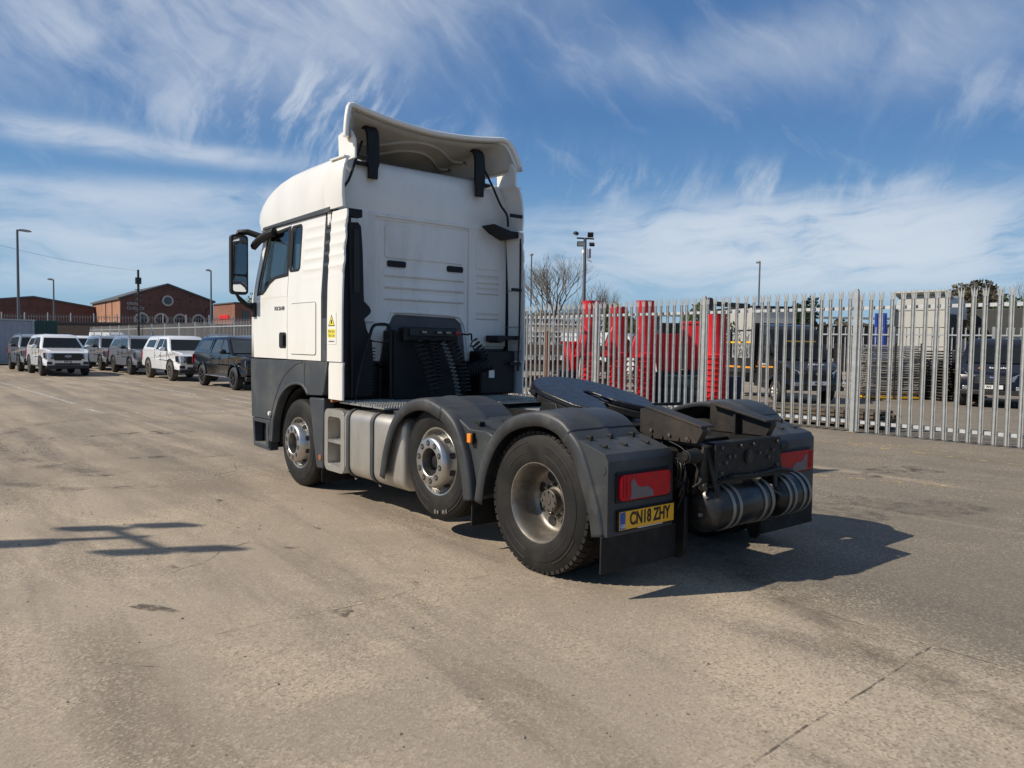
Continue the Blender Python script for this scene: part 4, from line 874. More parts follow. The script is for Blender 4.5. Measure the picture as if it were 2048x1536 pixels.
# hoses behind the cab
hb = MB().box(3.02, 3.16, -.22, .50, 1.70, 1.86).box(3.10, 3.35, -.28, .58, 1.05, 1.82).build('hose_carrier', 'dark_plastic', TR, bevel=.02)
MB().box(3.0, 3.02, -.20, .44, 1.76, 1.84).build('hose_plate', 'grease', hb, bevel=.006)
def coil(p0, p1, r, turns, wire, matn, sag=0):
    p0, p1 = Vector(p0), Vector(p1); a, b = frame(p1-p0); pts = []; n = turns*10
    for i in range(n+1):
        t = i/n; c = p0.lerp(p1, t) + Vector((-sag*math.sin(t*math.pi), 0, 0)); q = 2*math.pi*turns*t
        pts.append(c + a*(r*math.cos(q)) + b*(r*math.sin(q)))
    return MB().tube(pts, wire, 6).build('coiled_hose', matn, TR, smooth=60)
coil((3.0, .36, 1.70), (2.86, .22, 1.14), .062, 12, .010, 'dark_plastic', .05)
coil((2.98, .02, 1.70), (2.86, -.12, 1.10), .030, 14, .0065, 'hose_grey', .04)
coil((3.0, -.10, 1.72), (2.86, -.22, 1.14), .055, 14, .009, 'dark_plastic', .06)
coil((3.0, .16, 1.74), (2.92, .12, 1.20), .05, 14, .009, 'dark_plastic', .02)
coil((3.06, -.46, 1.72), (3.04, -.66, 1.50), .055, 6, .008, 'dark_plastic')
coil((3.02, -.28, 1.35), (3.0, -.66, 1.45), .07, 12, .010, 'dark_plastic')
MB().tube(spline([(3.04, -.20, 1.80), (3.02, -.34, 1.79), (3.03, -.41, 1.795), (3.05, -.43, 1.72)], 5), .010, 8).build('hose_tail', 'dark_plastic', TR)
MB().cyl((3.0, -.16, 1.80), (3.0, -.23, 1.80), .022, n=12).build('hose_coupling', 'hose_red', hb)
for y in (.30, .10, -.02): MB().cyl((2.985, y, 1.80), (2.985, y-.06, 1.80), .018, n=10).build('hose_coupling', 'nut_steel', hb)
# dark mass of engine and gearbox under and behind the cab
MB().box(3.35, 5.30, -.62, .62, .55, 1.40).box(2.75, 3.35, -.33, .33, .60, 1.0).build('engine', 'chassis', TR, bevel=.03)
MB().box(3.12, 3.36, -1.15, -.62, 1.08, 1.60).build('equipment_box', 'dark_plastic', TR, bevel=.02)
MB().box(3.105, 3.12, -.82, -.74, 1.28, 1.37).build('box_label', 'plate_white', TR)
MB().box(3.40, 3.5, .60, 1.15, 1.05, 1.45).build('cab_mount', 'chassis', TR)
MB().box(3.40, 3.5, -1.15, -.60, 1.05, 1.45).build('cab_mount', 'chassis', TR)

for sd in (1, -1):
    sp = spline([(3.96, 1.452), (4.20, 1.40), (4.50, 1.25), (4.72, 1.02), (4.86, .78), (4.90, .60)], 6)
    MB().tube([(x, sd*1.2445, z) for x, z in sp], .004, 5).build('panel_seam', 'ink_black', TR)
    MB().box(4.075, 4.079, *sorted((sd*1.2435, sd*1.246)), 1.20, 1.452).build('panel_seam', 'ink_black', TR) if sd < 0 else MB().tube([(3.90, 1.2445, 1.45), (3.92, 1.2445, 1.35), (3.905, 1.2445, 1.16)], .003, 5).build('panel_seam', 'ink_black', TR)

# bolts, brackets and loose lines on the rear frame
for y, z in ((.31, .97), (.31, .79), (.16, .90), (-.16, .90), (-.40, .97), (-.40, .79), (.08, .97), (-.08, .97), (.22, .90), (-.28, .86), (-.34, .91), (.26, .86)):
    MB().cyl((-.956, y, z), (-.970, y, z), .013, n=6).build('rear_bolt', 'hub_metal', xm, smooth=0)
hb2 = MB().prism([(.42, .98), (.46, .98), (.50, .72), (.46, .66), (.40, .68), (.38, .80)], 'x', -.915, -.90).build('tank_hanger', 'ramp_steel', TR, bevel=.004)
MB().cyl((-.93, .45, .70), (-.895, .45, .70), .03, n=16).build('hanger_bush', 'hub_metal', hb2)
MB().prism([(-.46, .98), (-.50, .98), (-.56, .72), (-.52, .66), (-.46, .68), (-.44, .80)], 'x', -.915, -.90).build('tank_hanger', 'ramp_steel', TR, bevel=.004)
rl = random.Random(31)
for i in range(12):
    y = rl.uniform(.44, .58); z = rl.uniform(.80, 1.0)
    pts = [(-.60, y-.02, z), (-.72+rl.uniform(-.03, .03), y+rl.uniform(-.04, .04), z-.06), (-.80, y+rl.uniform(-.03, .03), z-.16+rl.uniform(-.05, .05)), (-.74, y-.03, z-.30)]
    MB().tube(spline(pts, 5), rl.choice((.005, .007, .009)), 6).build('air_line', rl.choice(('dark_plastic', 'hub_metal', 'dark_plastic')), TR)
for x in (-.55, -.66): MB().cyl((x, .48, .93), (x, .58, .93), .028, n=12).build('valve', 'hub_metal', TR, bevel=.003)
for sd in (1, -1):
    for x, z in ((-.45, 1.06), (-.62, 1.04), (-.78, 1.03)): MB().cyl((x, sd*.47, z), (x, sd*.484, z), .014, n=6).build('ramp_bolt', 'hub_metal', TR, smooth=0)
# ------------------------------------------------------------------ pickups in the car park
mat('paint_white', (.74, .75, .76), .28, var=.02, vs=2, coat=.8, rvar=.04)
mat('paint_silver', (.27, .285, .305), .26, .45, var=.04, vs=2, coat=.8, rvar=.04)
mat('paint_black', (.004, .004, .005), .14, var=.1, vs=2, coat=.5, rvar=.03, spec=.4)
mat('paint_navy', (.005, .006, .013), .30, var=.1, vs=2, coat=.25, rvar=.05, spec=.35)
mat('car_window', (.012, .015, .016), .12, var=.1, coat=.0, rvar=.03, spec=.22)
mat('car_window_skylit', (.05, .058, .064), .12, var=.25, vs=1.2, rvar=.03, spec=.4)  # black pickup's glass, sky reflection painted in as a paler base colour
mat('trim_black', (.018, .018, .019), .5, var=.15)
mat('chrome', (.70, .70, .70), .15, 1.0, var=.03, rvar=.04)
mat('wheel_dark', (.045, .045, .048), .35, .6, var=.15)
mat('wheel_grey', (.24, .23, .21), .38, .7, var=.15, dirt=(.2, .16, .11), dfac=.5, ds=6)
mat('tyre_dusty', (.085, .072, .055), .8, var=.2, vs=6)
mat('tyre_clean', (.020, .020, .020), .7, var=.2, vs=6)
mat('head_lamp', (.35, .37, .39), .12, .3, var=.2, vs=20, coat=1.0)
mat('lamp_dark', (.022, .022, .026), .25, var=.2, coat=.15)
mat('badge_blue', (.02, .05, .22), .25, coat=.6)
SD = (1, -1)
def car_wheel(root, x, y, r, sd, tyre_m, rim_m, w=.26, spokes=6):
    t = MB().lathe([(-.03, r*.58), (0, r*.66), (.004, r*.80), (-.012, r*.94), (-.04, r), (-(w-.04), r), (-(w-.01), r*.94), (-w, r*.7)], (x, sd*y, r), (0, sd, 0), 30).build('wheel', tyre_m, root, smooth=35)
    MB().lathe([(-.03, r*.60), (-.012, r*.60), (-.012, r*.55), (-.06, r*.52), (-.09, r*.3), (-.09, .01)], (x, sd*y, r), (0, sd, 0), 30).build('rim', 'wheel_dark', t)
    m = MB()
    for i in range(spokes):
        a = 2*math.pi*i/spokes+.3
        for da in (-.14, .14):
            m.bar((x+.05*math.cos(a), sd*(y-.03), r+.05*math.sin(a)), (x+r*.55*math.cos(a+da), sd*(y-.018), r+r*.55*math.sin(a+da)), .035, .03)
    m.cyl((x, sd*(y-.06), r), (x, sd*(y-.018), r), .06, n=14)
    m.build('spokes', rim_m, t)
def pickup(name, loc, rz, label, paint, canopy, plate=None, rails=False, flare='trim_black', tyre_m='tyre_clean', rim_m='wheel_grey', dark=False, badge=True, bars=0, group='pickups parked in the rows', steps='trim_black', doors_print=None):
    o = empty(name, (*loc, 0), rz, label, 'pickup', group)
    glz = 'car_window_skylit' if paint == 'paint_black' else 'car_window'
    xf, xr, ra = 1.66, -1.62, .46
    prof = [(2.50, .47), (2.57, .60), (2.585, .86), (2.55, 1.03), (2.46, 1.10), (2.0, 1.155), (1.36, 1.215), (-2.74, 1.215), (-2.78, 1.18), (-2.79, .70), (-2.74, .56)]
    prof += [(xr-ra-.02, .50)] + [(xr+ra*math.cos(R(a)), .40+ra*math.sin(R(a))) for a in range(168, 10, -22)] + [(xr+ra+.02, .44), (xf-ra-.02, .44)] + [(xf+ra*math.cos(R(a)), .40+ra*math.sin(R(a))) for a in range(168, 10, -22)] + [(xf+ra+.03, .50)]
    b = MB().prism(prof, 'y', -.925, .925)
    def shp(v):
        k = 1.0
        if v.x > 2.0: k -= .16*((v.x-2.0)/.585)**2
        if v.z > 1.05: k -= .035*(v.z-1.05)/.16
        if v.x < -2.6: k -= .03
        return V(v.x, v.y*k, v.z)
    b.move(shp); b = b.build('body', paint, o, bevel=.075, segs=4)
    # pressed bonnet and shoulder line
    MB().loft([[(1.42, -.78, 1.19), (1.42, .78, 1.19), (1.42, .78, 1.235), (1.42, -.78, 1.235)], [(2.40, -.66, 1.06), (2.40, .66, 1.06), (2.40, .66, 1.135), (2.40, -.66, 1.135)]]).build('bonnet', paint, b, bevel=.03)
    MB().box(-2.0, 2.0, -.80, .80, .40, .60).build('underbody', 'trim_black', o)
    # cabin and canopy
    def gh(z, xa, xb, w): return [(xa, w*.93, z), (xa-.12, w, z), (xb+.05, w, z), (xb, w*.95, z), (xb, -w*.95, z), (xb+.05, -w, z), (xa-.12, -w, z), (xa, -w*.93, z)]
    MB().loft([gh(1.19, 1.40, -2.72, .885), gh(1.30, 1.25, -2.68, .872), gh(1.74, .66, -2.32, .735), gh(1.82, .48, -2.18, .67), gh(1.86, .15, -1.95, .52)]).build('cabin', paint, b, bevel=.06, segs=4)
    def side_y(z): return (.872-(z-1.30)*.3114 if z > 1.3 else .872+(1.30-z)*.118)+.010
    def pane(pts, sd): return MB().add([(x, sd*side_y(z), z) for x, z in pts]+[(x, sd*(side_y(z)-.02), z) for x, z in pts], [tuple(range(len(pts)))]+[(i, (i+1) % len(pts), len(pts)+(i+1) % len(pts), len(pts)+i) for i in range(len(pts))])
    for sd in SD:
        pane([(1.14, 1.265), (.30, 1.265), (.30, 1.715), (.52, 1.715), (.68, 1.64)], sd).build('window', glz, o, smooth=0)
        pane([(.22, 1.265), (-.58, 1.265), (-.50, 1.60), (-.40, 1.715), (.22, 1.715)], sd).build('window', glz, o, smooth=0)
        if canopy: pane([(-.93, 1.34), (-2.20, 1.36), (-2.02, 1.62), (-1.92, 1.66), (-.86, 1.68)], sd).build('canopy_window', glz, o, smooth=0)
        MB().tube([(-.74, sd*(side_y(1.22)+.0), 1.22), (-.68, sd*side_y(1.5), 1.5), (-.62, sd*side_y(1.74), 1.74)], .012, 5).build('canopy_joint', 'trim_black', o)
        for x in (.26, 1.18, -.66): MB().box(x-.004, x+.004, *sorted((sd*.915, sd*.9275)), .55, 1.17).build('door_gap', 'trim_black', o)
        for x in (.12, -.54): MB().box(x-.09, x+.09, *sorted((sd*.925, sd*.955)), 1.03, 1.065).build('door_handle', paint if not dark else 'trim_black', o, bevel=.01)
        mr = MB().sphere((1.06, sd*1.07, 1.30), .125, 12, 8, (.6, 1.0, .72)).build('door_mirror', paint if flare == 'trim_black' and not dark and paint == 'paint_white' else 'trim_black', o)
        MB().box(1.02, 1.10, *sorted((sd*.87, sd*1.0)), 1.22, 1.27).build('mirror_stem', 'trim_black', mr)
        for xw in (xf, xr):
            p = [(xw+(ra+.005)*math.cos(R(a)), .40+(ra+.005)*math.sin(R(a))) for a in range(172, 6, -11)]
            MB().loft([[(x, sd*.90, z), (x, sd*.962, z), (x+(x-xw)*.11, sd*.955, z+(z-.4)*.11), (x+(x-xw)*.11, sd*.92, z+(z-.4)*.11)] for x, z in p]).build('wheel_arch', flare if flare else paint, o, smooth=50)
            car_wheel(o, xw, .955, .39, sd, tyre_m, rim_m)
        MB().box(xr+ra+.08, xf-ra-.08, *sorted((sd*.86, sd*1.0)), .41, .455).build('side_step', steps, o, bevel=.015)
        # front lamps
        hl = MB().loft([[(2.63, sd*.53, 1.0), (2.63, sd*.53, .77), (2.52, sd*.83, .77), (2.30, sd*.90, .80), (2.26, sd*.90, 1.03), (2.46, sd*.83, 1.03)], [(2.40, sd*.545, .98), (2.40, sd*.545, .80), (2.30, sd*.7, .80), (2.2, sd*.75, .84), (2.2, sd*.75, 1.02), (2.3, sd*.7, 1.03)]]).build('headlamp', 'lamp_dark', o, bevel=.008)
        MB().box(2.59, 2.632, *sorted((sd*.585, sd*.66)), .86, .94).build('lamp_unit', 'head_lamp', hl, bevel=.01)
        MB().tube([(2.63, sd*.60, .775), (2.53, sd*.835, .775), (2.53, sd*.84, 1.0), (2.50, sd*.8, 1.02)], .013, 6).build('daylight_strip', 'head_lamp', hl)
        MB().box(2.44, 2.585, *sorted((sd*.60, sd*.80)), .53, .65).build('fog_lamp', 'trim_black', o, bevel=.015)
        if rails: MB().tube([(.55, sd*.66, 1.80), (.40, sd*.64, 1.87), (-1.0, sd*.62, 1.885), (-2.0, sd*.6, 1.86), (-2.15, sd*.6, 1.80)], .02, 7).build('roof_rail', 'chrome', o)
    # windscreen
    MB().add([(1.345, .78, 1.26), (1.345, -.78, 1.26), (.74, -.64, 1.70), (.74, .64, 1.70), (1.30, .78, 1.25), (1.30, -.78, 1.25), (.70, -.64, 1.69), (.70, .64, 1.69)], [(0, 1, 2, 3), (7, 6, 5, 4), (0, 4, 5, 1), (1, 5, 6, 2), (2, 6, 7, 3), (3, 7, 4, 0)]).build('windscreen', glz, o, smooth=0)
    gr = MB().prism(rrect(-.54, .54, .70, 1.02, .06, 4), 'x', 2.50, 2.625).build('grille', 'trim_black', o, bevel=.012)
    for z in (.80, .87, .94): MB().box(2.622, 2.632, -.50, .50, z-.008, z+.008).build('grille_bar', 'trim_black' if badge else 'chrome', gr)
    MB().box(2.50, 2.60, -.50, .50, .50, .58).build('lower_intake', 'trim_black', o, bevel=.015)
    MB().box(2.40, 2.59, -.82, .82, .33, .475).build('skid_plate', 'trim_black', o, bevel=.03)
    if badge:
        bd = MB().cyl((2.63, 0, .89), (2.642, 0, .89), .13, n=24).move(lambda v: V(v.x, v.y, .89+(v.z-.89)*.42)).build('badge', 'chrome', gr)
        MB().cyl((2.64, 0, .89), (2.645, 0, .89), .114, n=24).move(lambda v: V(v.x, v.y, .89+(v.z-.89)*.38)).build('badge_field', 'badge_blue', gr)
        text('badge_text', 'Ford', .07, 'plate_white', gr, (2.647, 0, .888), (0, 1, 0), (0, 0, 1), sx=1.2, shear=.2)
    if plate:
        pm = MB().box(2.588, 2.61, -.27, .27, .595, .695).build('number_plate', 'plate_white', o)
        text('plate_text', plate, .10, 'ink_black', pm, (2.612, 0, .643), (0, 1, 0), (0, 0, 1), sx=.78, bold=.003)
    MB().box(-2.81, -2.74, -.80, .80, .50, .62).build('rear_bumper', 'trim_black', o, bevel=.02)
    for sd in SD: MB().box(-2.795, -2.74, *sorted((sd*.80, sd*.92)), .80, 1.15).build('tail_lamp', 'lamp_red', o, bevel=.01)
    if doors_print: text('door_print', doors_print, .13, 'ink_grey', o, (.72, -.932, .60), (1, 0, 0), (0, 0, 1), sx=1.4)
    return o
PI = math.pi
G = 'pickups parked in the rows'
def row(xfw, yside, **k):        # front axle at xfw, near side at yside, facing the camera side (-x)
    return dict(loc=(xfw+1.66, yside-.95), rz=PI, **k)
pickup('pickup', label='glossy black pickup with black canopy and roof rails, nearest to the lorry', paint='paint_black', canopy=True, rails=True, flare=None, rim_m='wheel_dark', dark=True, badge=False, steps='chrome', doors_print='SARACEN', **row(22.0, -4.35))
pickup('pickup', label='white pickup with muddy wheels parked behind the glossy black pickup', paint='paint_white', canopy=True, tyre_m='tyre_dusty', **row(29.0, -4.25))
pickup('pickup', label='silver canopied pickup directly behind the white pickup with muddy wheels', paint='paint_silver', canopy=True, rails=True, dark=True, **row(35.4, -4.2))
pickup('pickup', label='silver canopied pickup farther back, just right of the white pickup facing the camera', paint='paint_silver', canopy=True, rails=True, dark=True, **row(41.2, -4.1))
pickup('pickup', label='white pickup mostly hidden behind the white front-facing pickup', paint='paint_white', canopy=True, **row(48.5, -4.1))
pickup('pickup', label='white pickup facing the camera with black grille and number plate', paint='paint_white', canopy=True, plate='BY25 VBJ', **row(35.4, -.57))
pickup('pickup', label='leftmost silver pickup, parked behind the white front-facing one', paint='paint_silver', canopy=True, rails=True, dark=True, **row(40.9, -.40))
# ------------------------------------------------------------------ palisade fences
mat('galvanised', (.42, .43, .425), .45, .35, var=.16, vs=6, dirt=(.22, .22, .21), dfac=.4, ds=5, bump=.02)
mat('galv_bright', (.58, .59, .59), .4, .3, var=.12, vs=8)
def pale_mesh(h):
    m = MB(); w = .044
    sec = [(-w, .020), (-.030, .0), (-.014, .0), (-.009, .026), (.009, .026), (.014, 0), (.030, 0), (w, .020)]
    zt = h-.20
    rings = [[(u, d, z) for u, d in sec] + [(u, d-.004, z) for u, d in reversed(sec)] for z in (.03, zt)]
    m.loft(rings)
    for u0, u1, du, dd in ((-w, -.013, -.030, .02), (-.013, .013, 0, 0), (.013, w, .030, .02)):
        c = (u0+u1)/2; k = .5
        for d0 in (0,):
            dz = .012 if abs(c) < .01 else .004
            m.add([(u0, dz, zt), (u1, dz, zt), (u1*1.0+du*.35, dz+dd*.3, zt+.10), (u0+du*.35, dz+dd*.3, zt+.10), (c+du, dz+dd, h-(.0 if du == 0 else .03)),
                   (u0, dz-.004, zt), (u1, dz-.004, zt), (u1+du*.35, dz-.004+dd*.3, zt+.10), (u0+du*.35, dz-.004+dd*.3, zt+.10), (c+du, dz-.004+dd, h-(.0 if du == 0 else .03))],
                  [(0, 1, 2, 3), (3, 2, 4), (6, 5, 8, 7), (7, 8, 9), (0, 3, 8, 5), (1, 6, 7, 2), (3, 4, 9, 8), (2, 7, 9, 4)])
    return m
fr = empty('palisade_fence', (3.46, -10.40, 0), 0, 'galvanised steel palisade fence with splayed tops at the right, beside the lorry', 'fence', 'palisade fences')
pm = pale_mesh(2.88).build('pale', 'galvanised', fr, smooth=25)
PX = [-3.95, -.26, 3.46, 7.18, 10.77, 14.4]
first = True; rf = random.Random(3)
for a, b in zip(PX[:-1], PX[1:]):
    n = 18; L = b-a
    for i in range(n):
        x = a + L*(i+.5+.25*(0))/n + rf.uniform(-.006, .006)
        if abs(x-a) < .07: continue
        o = pm if first else pm.copy()
        if not first: COL.objects.link(o)
        first = False
        o.location = (x-3.46, .0, .0 if a < 3.4 else .04); o.rotation_euler = (rf.gauss(0, .004), rf.gauss(0, .004), rf.uniform(-.10, .10))
    for z, t in ((2.55, .055), (.245, .055)):
        MB().box(a-3.46+.03, b-3.46-.03, -.018, -.012, z-t, z+.01).box(a-3.46+.03, b-3.46-.03, -.06, -.018, z+.004, z+.01).build('rail', 'galv_bright', fr)
    m = MB()
    for i in range(n):
        x = a + L*(i+.5)/n - 3.46
        for z in (2.53, .225): m.sphere((x, .029, z), .011, 6, 4, (1, .6, 1))
    tag(m.build('rail_bolts', 'galv_bright', fr), kind='stuff')
for x in PX:
    MB().prism([(-.045, 0), (.045, 0), (.045, 2.86), (.025, 2.92), (-.025, 2.92), (-.045, 2.86)], 'y', -.085, -.02).move(lambda v: V(v.x+x-3.46, v.y+.05, v.z)).build('post', 'galvanised', fr, bevel=.006)
    MB().box(x-3.46-.12, x-3.46+.12, -.14, .10, 0, .02).build('post_base', 'yard_concrete', fr, bevel=.01)
def far_fence(A, B, h, label, bay=3.65, sp=.24, z0=0, matn='galvanised', grp='palisade fences'):
    A, B = Vector((*A, z0)), Vector((*B, z0)); L = (B-A).length; d = (B-A).normalized()
    o = empty('palisade_fence', A, math.atan2(d.y, d.x), label, 'fence', grp); m = MB()
    for i in range(int(L/sp)):
        x = (i+.5)*sp
        m.add([(x-.026, .03, .03), (x+.026, .03, .03), (x+.026, .03, h-.10), (x-.026, .03, h-.10), (x-.045, .045, h), (x+.045, .045, h), (x, .03, h+.02), (x, .042, .03), (x, .042, h-.1)],
              [(0, 7, 8, 3), (7, 1, 2, 8), (3, 8, 6), (8, 2, 6), (3, 4, 8), (2, 8, 5)])
    tag(m.build('pale_row', matn, o, smooth=0), kind='stuff')
    for z in (h-.33, .24): MB().box(0, L, -.02, .02, z-.03, z+.03).build('rail', 'galv_bright', o)
    for i in range(int(L/bay)+1): MB().box(i*bay-.05, i*bay+.05, -.06, .02, 0, h+.02).build('post', 'galvanised', o)
    return o
far_fence((14.4, -10.4), (82, -11.4), 2.86, 'long galvanised palisade fence running behind the parked pickups')
far_fence((17.5, -25.5), (0.5, -33.5), 2.7, 'rear palisade fence behind the scaffold tube stacks')
# ------------------------------------------------------------------ yard behind the fence
mat('chute_red', (.70, .018, .032), .42, var=.16, vs=4, dirt=(.30, .05, .05), dfac=.35, ds=3)
mat('crate_teal', (.015, .065, .09), .5, var=.25, vs=5)
mat('crate_navy', (.012, .02, .06), .5, var=.25, vs=5)
mat('timber', (.11, .085, .06), .85, var=.35, vs=6, stretch=(1, 6, 6))
mat('timber_pale', (.42, .37, .29), .8, var=.25, vs=6)
mat('tube_steel', (.42, .40, .36), .5, .5, var=.35, vs=3)
mat('tube_dark', (.06, .055, .05), .6, .3, var=.5, vs=3)
mat('rust', (.20, .075, .03), .85, var=.3)
mat('pvc_white', (.72, .72, .70), .45)
mat('tape_green', (.03, .16, .15), .5)
mat('lamp_steel', (.14, .15, .16), .5, .4, var=.1)
mat('lamp_head', (.34, .35, .36), .4, .3)
mat('flood_dark', (.02, .022, .024), .4)
mat('flood_glass', (.38, .40, .40), .25)
mat('cream_cab', (.46, .45, .41), .45, var=.03)
mat('shed_dark', (.05, .043, .037), .8, var=.3, vs=1.5, stretch=(4, 4, .4))
mat('shed_roof', (.30, .31, .31), .6, var=.12)
mat('trailer_dark', (.035, .037, .035), .6, var=.2)
mat('blue_box', (.02, .06, .33), .5)
mat('stripe_yellow', (.80, .46, .01), .45)
mat('stripe_orange', (.80, .30, .01), .45)
LEFT = math.atan2(.772, .636)
def chute(x, y, top, label, hop=1):
    o = empty('rubbish_chute', (x, y, 0), LEFT, label, 'rubbish chute', 'red rubbish chutes in the yard')
    n = 9
    for i in range(n):
        z = .05+i*.155
        MB().lathe([(0, .24), (.0, .27), (.10, .30), (.11, .335), (.145, .335), (.15, .29), (.15, .26)], (0, 0, z), (0, 0, 1), 20).build('nested_section', 'chute_red', o, smooth=30)
    MB().lathe([(1.40, .285), (1.46, .33), (1.50, .33), (1.52, .29), (top-.02, .265), (top, .275), (top, .255), (1.6, .27)], (0, 0, 0), (0, 0, 1), 24).build('tube', 'chute_red', o, smooth=30)
    if hop:
        rings = [[(u, v*w, z) for u, v in ((.10, -1), (d, -.86), (d, .86), (.10, 1))] for z, d, w in ((1.38, .42, .27), (1.55, .44, .29), (2.0, .30, .26), (2.38, .16, .20))]
        MB().loft(rings).build('hopper', 'chute_red', o, bevel=.02)
        MB().box(.08, .47, -.31, .31, 1.36, 1.41).build('hopper_rim', 'chute_red', o, bevel=.01)
chute(11.78, -11.20, 3.0, 'tall red rubbish chute nearest the lorry cab, beside the lamp pole')
chute(11.27, -11.82, 2.84, 'shorter red rubbish chute between the two tall ones')
chute(10.79, -12.42, 3.03, 'tall red rubbish chute right of the shorter one')
chute(8.83, -13.18, 2.62, 'separate red rubbish chute beside the fence post, far right of the chutes', 0)
def hopper(x, y, z, w, d, h, rz, label):
    o = empty('chute_hopper', (x, y, z), rz, label, 'hopper', 'loose red chute hoppers')
    MB().holed([(-w/2, -d/2), (w/2, -d/2), (w/2, d/2), (-w/2, d/2)], [[(-w/2+.03, -d/2+.03), (w/2-.03, -d/2+.03), (w/2-.03, d/2-.03), (-w/2+.03, d/2-.03)]], lambda u, v: (u, v, h), lambda u, v: (u*.70-.05, v*.75, .0)).build('shell', 'chute_red', o, bevel=.015)
    MB().box(-w*.3, w*.2, -d*.3, d*.3, .005, .03).build('base', 'chute_red', o)
    MB().box(-w/2-.03, w/2+.03, d/2-.02, d/2+.02, h-.06, h+.02).build('rim', 'chute_red', o, bevel=.006)
    MB().box(-w/2-.03, w/2+.03, -d/2-.02, -d/2+.02, h-.06, h+.02).build('rim', 'chute_red', o, bevel=.006)
hopper(10.62, -13.25, .95, .70, .6, 1.12, LEFT+.3, 'large red hopper standing on the teal crates next to the tall chutes')
hopper(10.15, -13.85, 1.02, .62, .6, 1.42, LEFT-.25, 'red hopper with squared top standing on the teal crates left of the fence post')
hopper(12.42, -11.12, .95, .5, .5, .85, LEFT+.6, 'small red hopper left of the tallest chute')
def crate(x, y, z, rz, label, m, grp):
    o = empty('plastic_crate', (x, y, z), rz, label, 'crate', grp)
    MB().holed(rrect(-.29, .29, -.38, .38, .03, 3), [rrect(-.26, .26, -.35, .35, .03, 3)], lambda u, v: (u, v, .29), lambda u, v: (u*.96, v*.96, .01)).build('shell', m, o)
    MB().box(-.27, .27, -.36, .36, .0, .02).build('floor', m, o)
    for k in range(-2, 3): MB().box(-.30, .30, k*.15-.012, k*.15+.012, .03, .25).build('rib', m, o)
    MB().box(-.305, .305, -.395, .395, .255, .285).build('rim', m, o)
cols = [(10.30, -12.98), (9.95, -13.38), (9.62, -13.80), (9.30, -14.18)]
names = ['next to the tall red chute', 'second from the tall red chute', 'third from the tall red chute', 'beside the separate red chute']
for c, (x, y) in enumerate(cols):
    for k, lv in enumerate(('bottom', 'middle', 'top')):
        crate(x-.3, y+.05, k*.295, LEFT, 'dark %s plastic crate, %s of the stack %s' % ('teal' if c < 3 else 'navy', lv, names[c]), 'crate_teal' if c < 3 else 'crate_navy', 'stacked crates behind the fence')
tag(MB().box(10.25, 11.0, -13.62, -12.88, .0, .945).build('plinth', 'crate_teal', None, bevel=.02), 'dark teal box under the large red hopper', 'box')
tag(MB().box(12.1, 12.75, -11.4, -10.85, 0, .945).build('plinth', 'crate_navy', None, bevel=.02), 'dark box under the small red hopper', 'box')
tag(MB().box(9.85, 10.45, -14.15, -13.55, 0, 1.015).build('plinth', 'crate_navy', None, bevel=.02), 'dark navy box under the squared red hopper', 'box')
# leaning pole, rusty post, planks
lp = empty('leaning_pole', (11.35, -10.62, 0), 0, 'long white pole leaning on the fence, wrapped with green tape', 'pole')
MB().cyl((.5, -.15, 0), (.02, .10, 2.62), .022, n=10).build('pole', 'pvc_white', lp)
for t in (.52, .63): MB().cyl((.5-.48*t, -.15+.25*t, 2.62*t), (.5-.48*(t+.05), -.15+.25*(t+.05), 2.62*(t+.05)), .028, n=10).build('tape', 'tape_green', lp)
tag(MB().box(13.0, 13.09, -10.66, -10.60, 0, 2.13).build('rusty_post', 'rust', None, bevel=.008), 'rusty brown steel post standing just behind the fence', 'post')
pl_ = empty('plank_pile', (4.9, -11.6, 0), .03, 'low pile of dark planks lying along the foot of the fence', 'planks')
rp = random.Random(8)
for k in range(4):
    for i in range(4): MB().box(-1.6+rp.uniform(-.1, .1), 1.5+rp.uniform(-.25, .25), -.45+.23*i, -.26+.23*i, .06+.085*k, .125+.085*k).build('plank', 'timber' if rp.random() < .85 else 'tube_dark', pl_, bevel=.006)
for x in (-1.1, 0, 1.1): MB().box(x-.05, x+.05, -.5, .5, 0, .058).build('bearer', 'timber', pl_)
# scaffold tube stacks
ts = empty('scaffold_tube_stack', (8.35, -22.5, 0), LEFT+PI, 'stack of pale scaffold tubes lying sideways behind the fence', 'tube stack')
tm = MB().cyl((-.95, 0, 0), (.95, 0, 0), .026, n=10).build('tube', 'tube_steel', ts, smooth=30); firstt = True
for k in range(23):
    for i in range(5):
        o = tm if firstt else tm.copy()
        if not firstt: COL.objects.link(o)
        firstt = False
        o.location = (rp.uniform(-.12, .12), -.5+.22*i+rp.uniform(-.03, .03), .12+.078*k+rp.uniform(-.014, .014)); o.rotation_euler = (0, rp.uniform(-.01, .01), rp.uniform(-.03, .03))
for x in (-.9, 0, .9): MB().box(x-.03, x+.03, -.62, -.57, 0, 1.95).build('upright', 'tube_dark', ts)
MB().box(-.9, .9, -.6, .5, .04, .09).build('base_frame', 'stripe_yellow', ts)
te = empty('scaffold_tube_bundle', (7.0, -24.0, 0), LEFT+PI, 'bundle of scaffold tubes stacked with their open ends towards the fence', 'tube stack')
tm2 = MB().lathe([(-1.2, .024), (-1.2, .030), (1.2, .030), (1.2, .024)], (0, 0, 0), (0, 1, 0), 10, closed=True).build('tube', 'tube_dark', te, smooth=30); firstt = True
for k in range(17):
    for i in range(13):
        o = tm2 if firstt else tm2.copy()
        if not firstt: COL.objects.link(o)
        firstt = False
        o.location = (-.72+.115*i+(.055 if k % 2 else 0)+rp.uniform(-.015, .015), rp.uniform(-.12, .12), .08+.10*k)
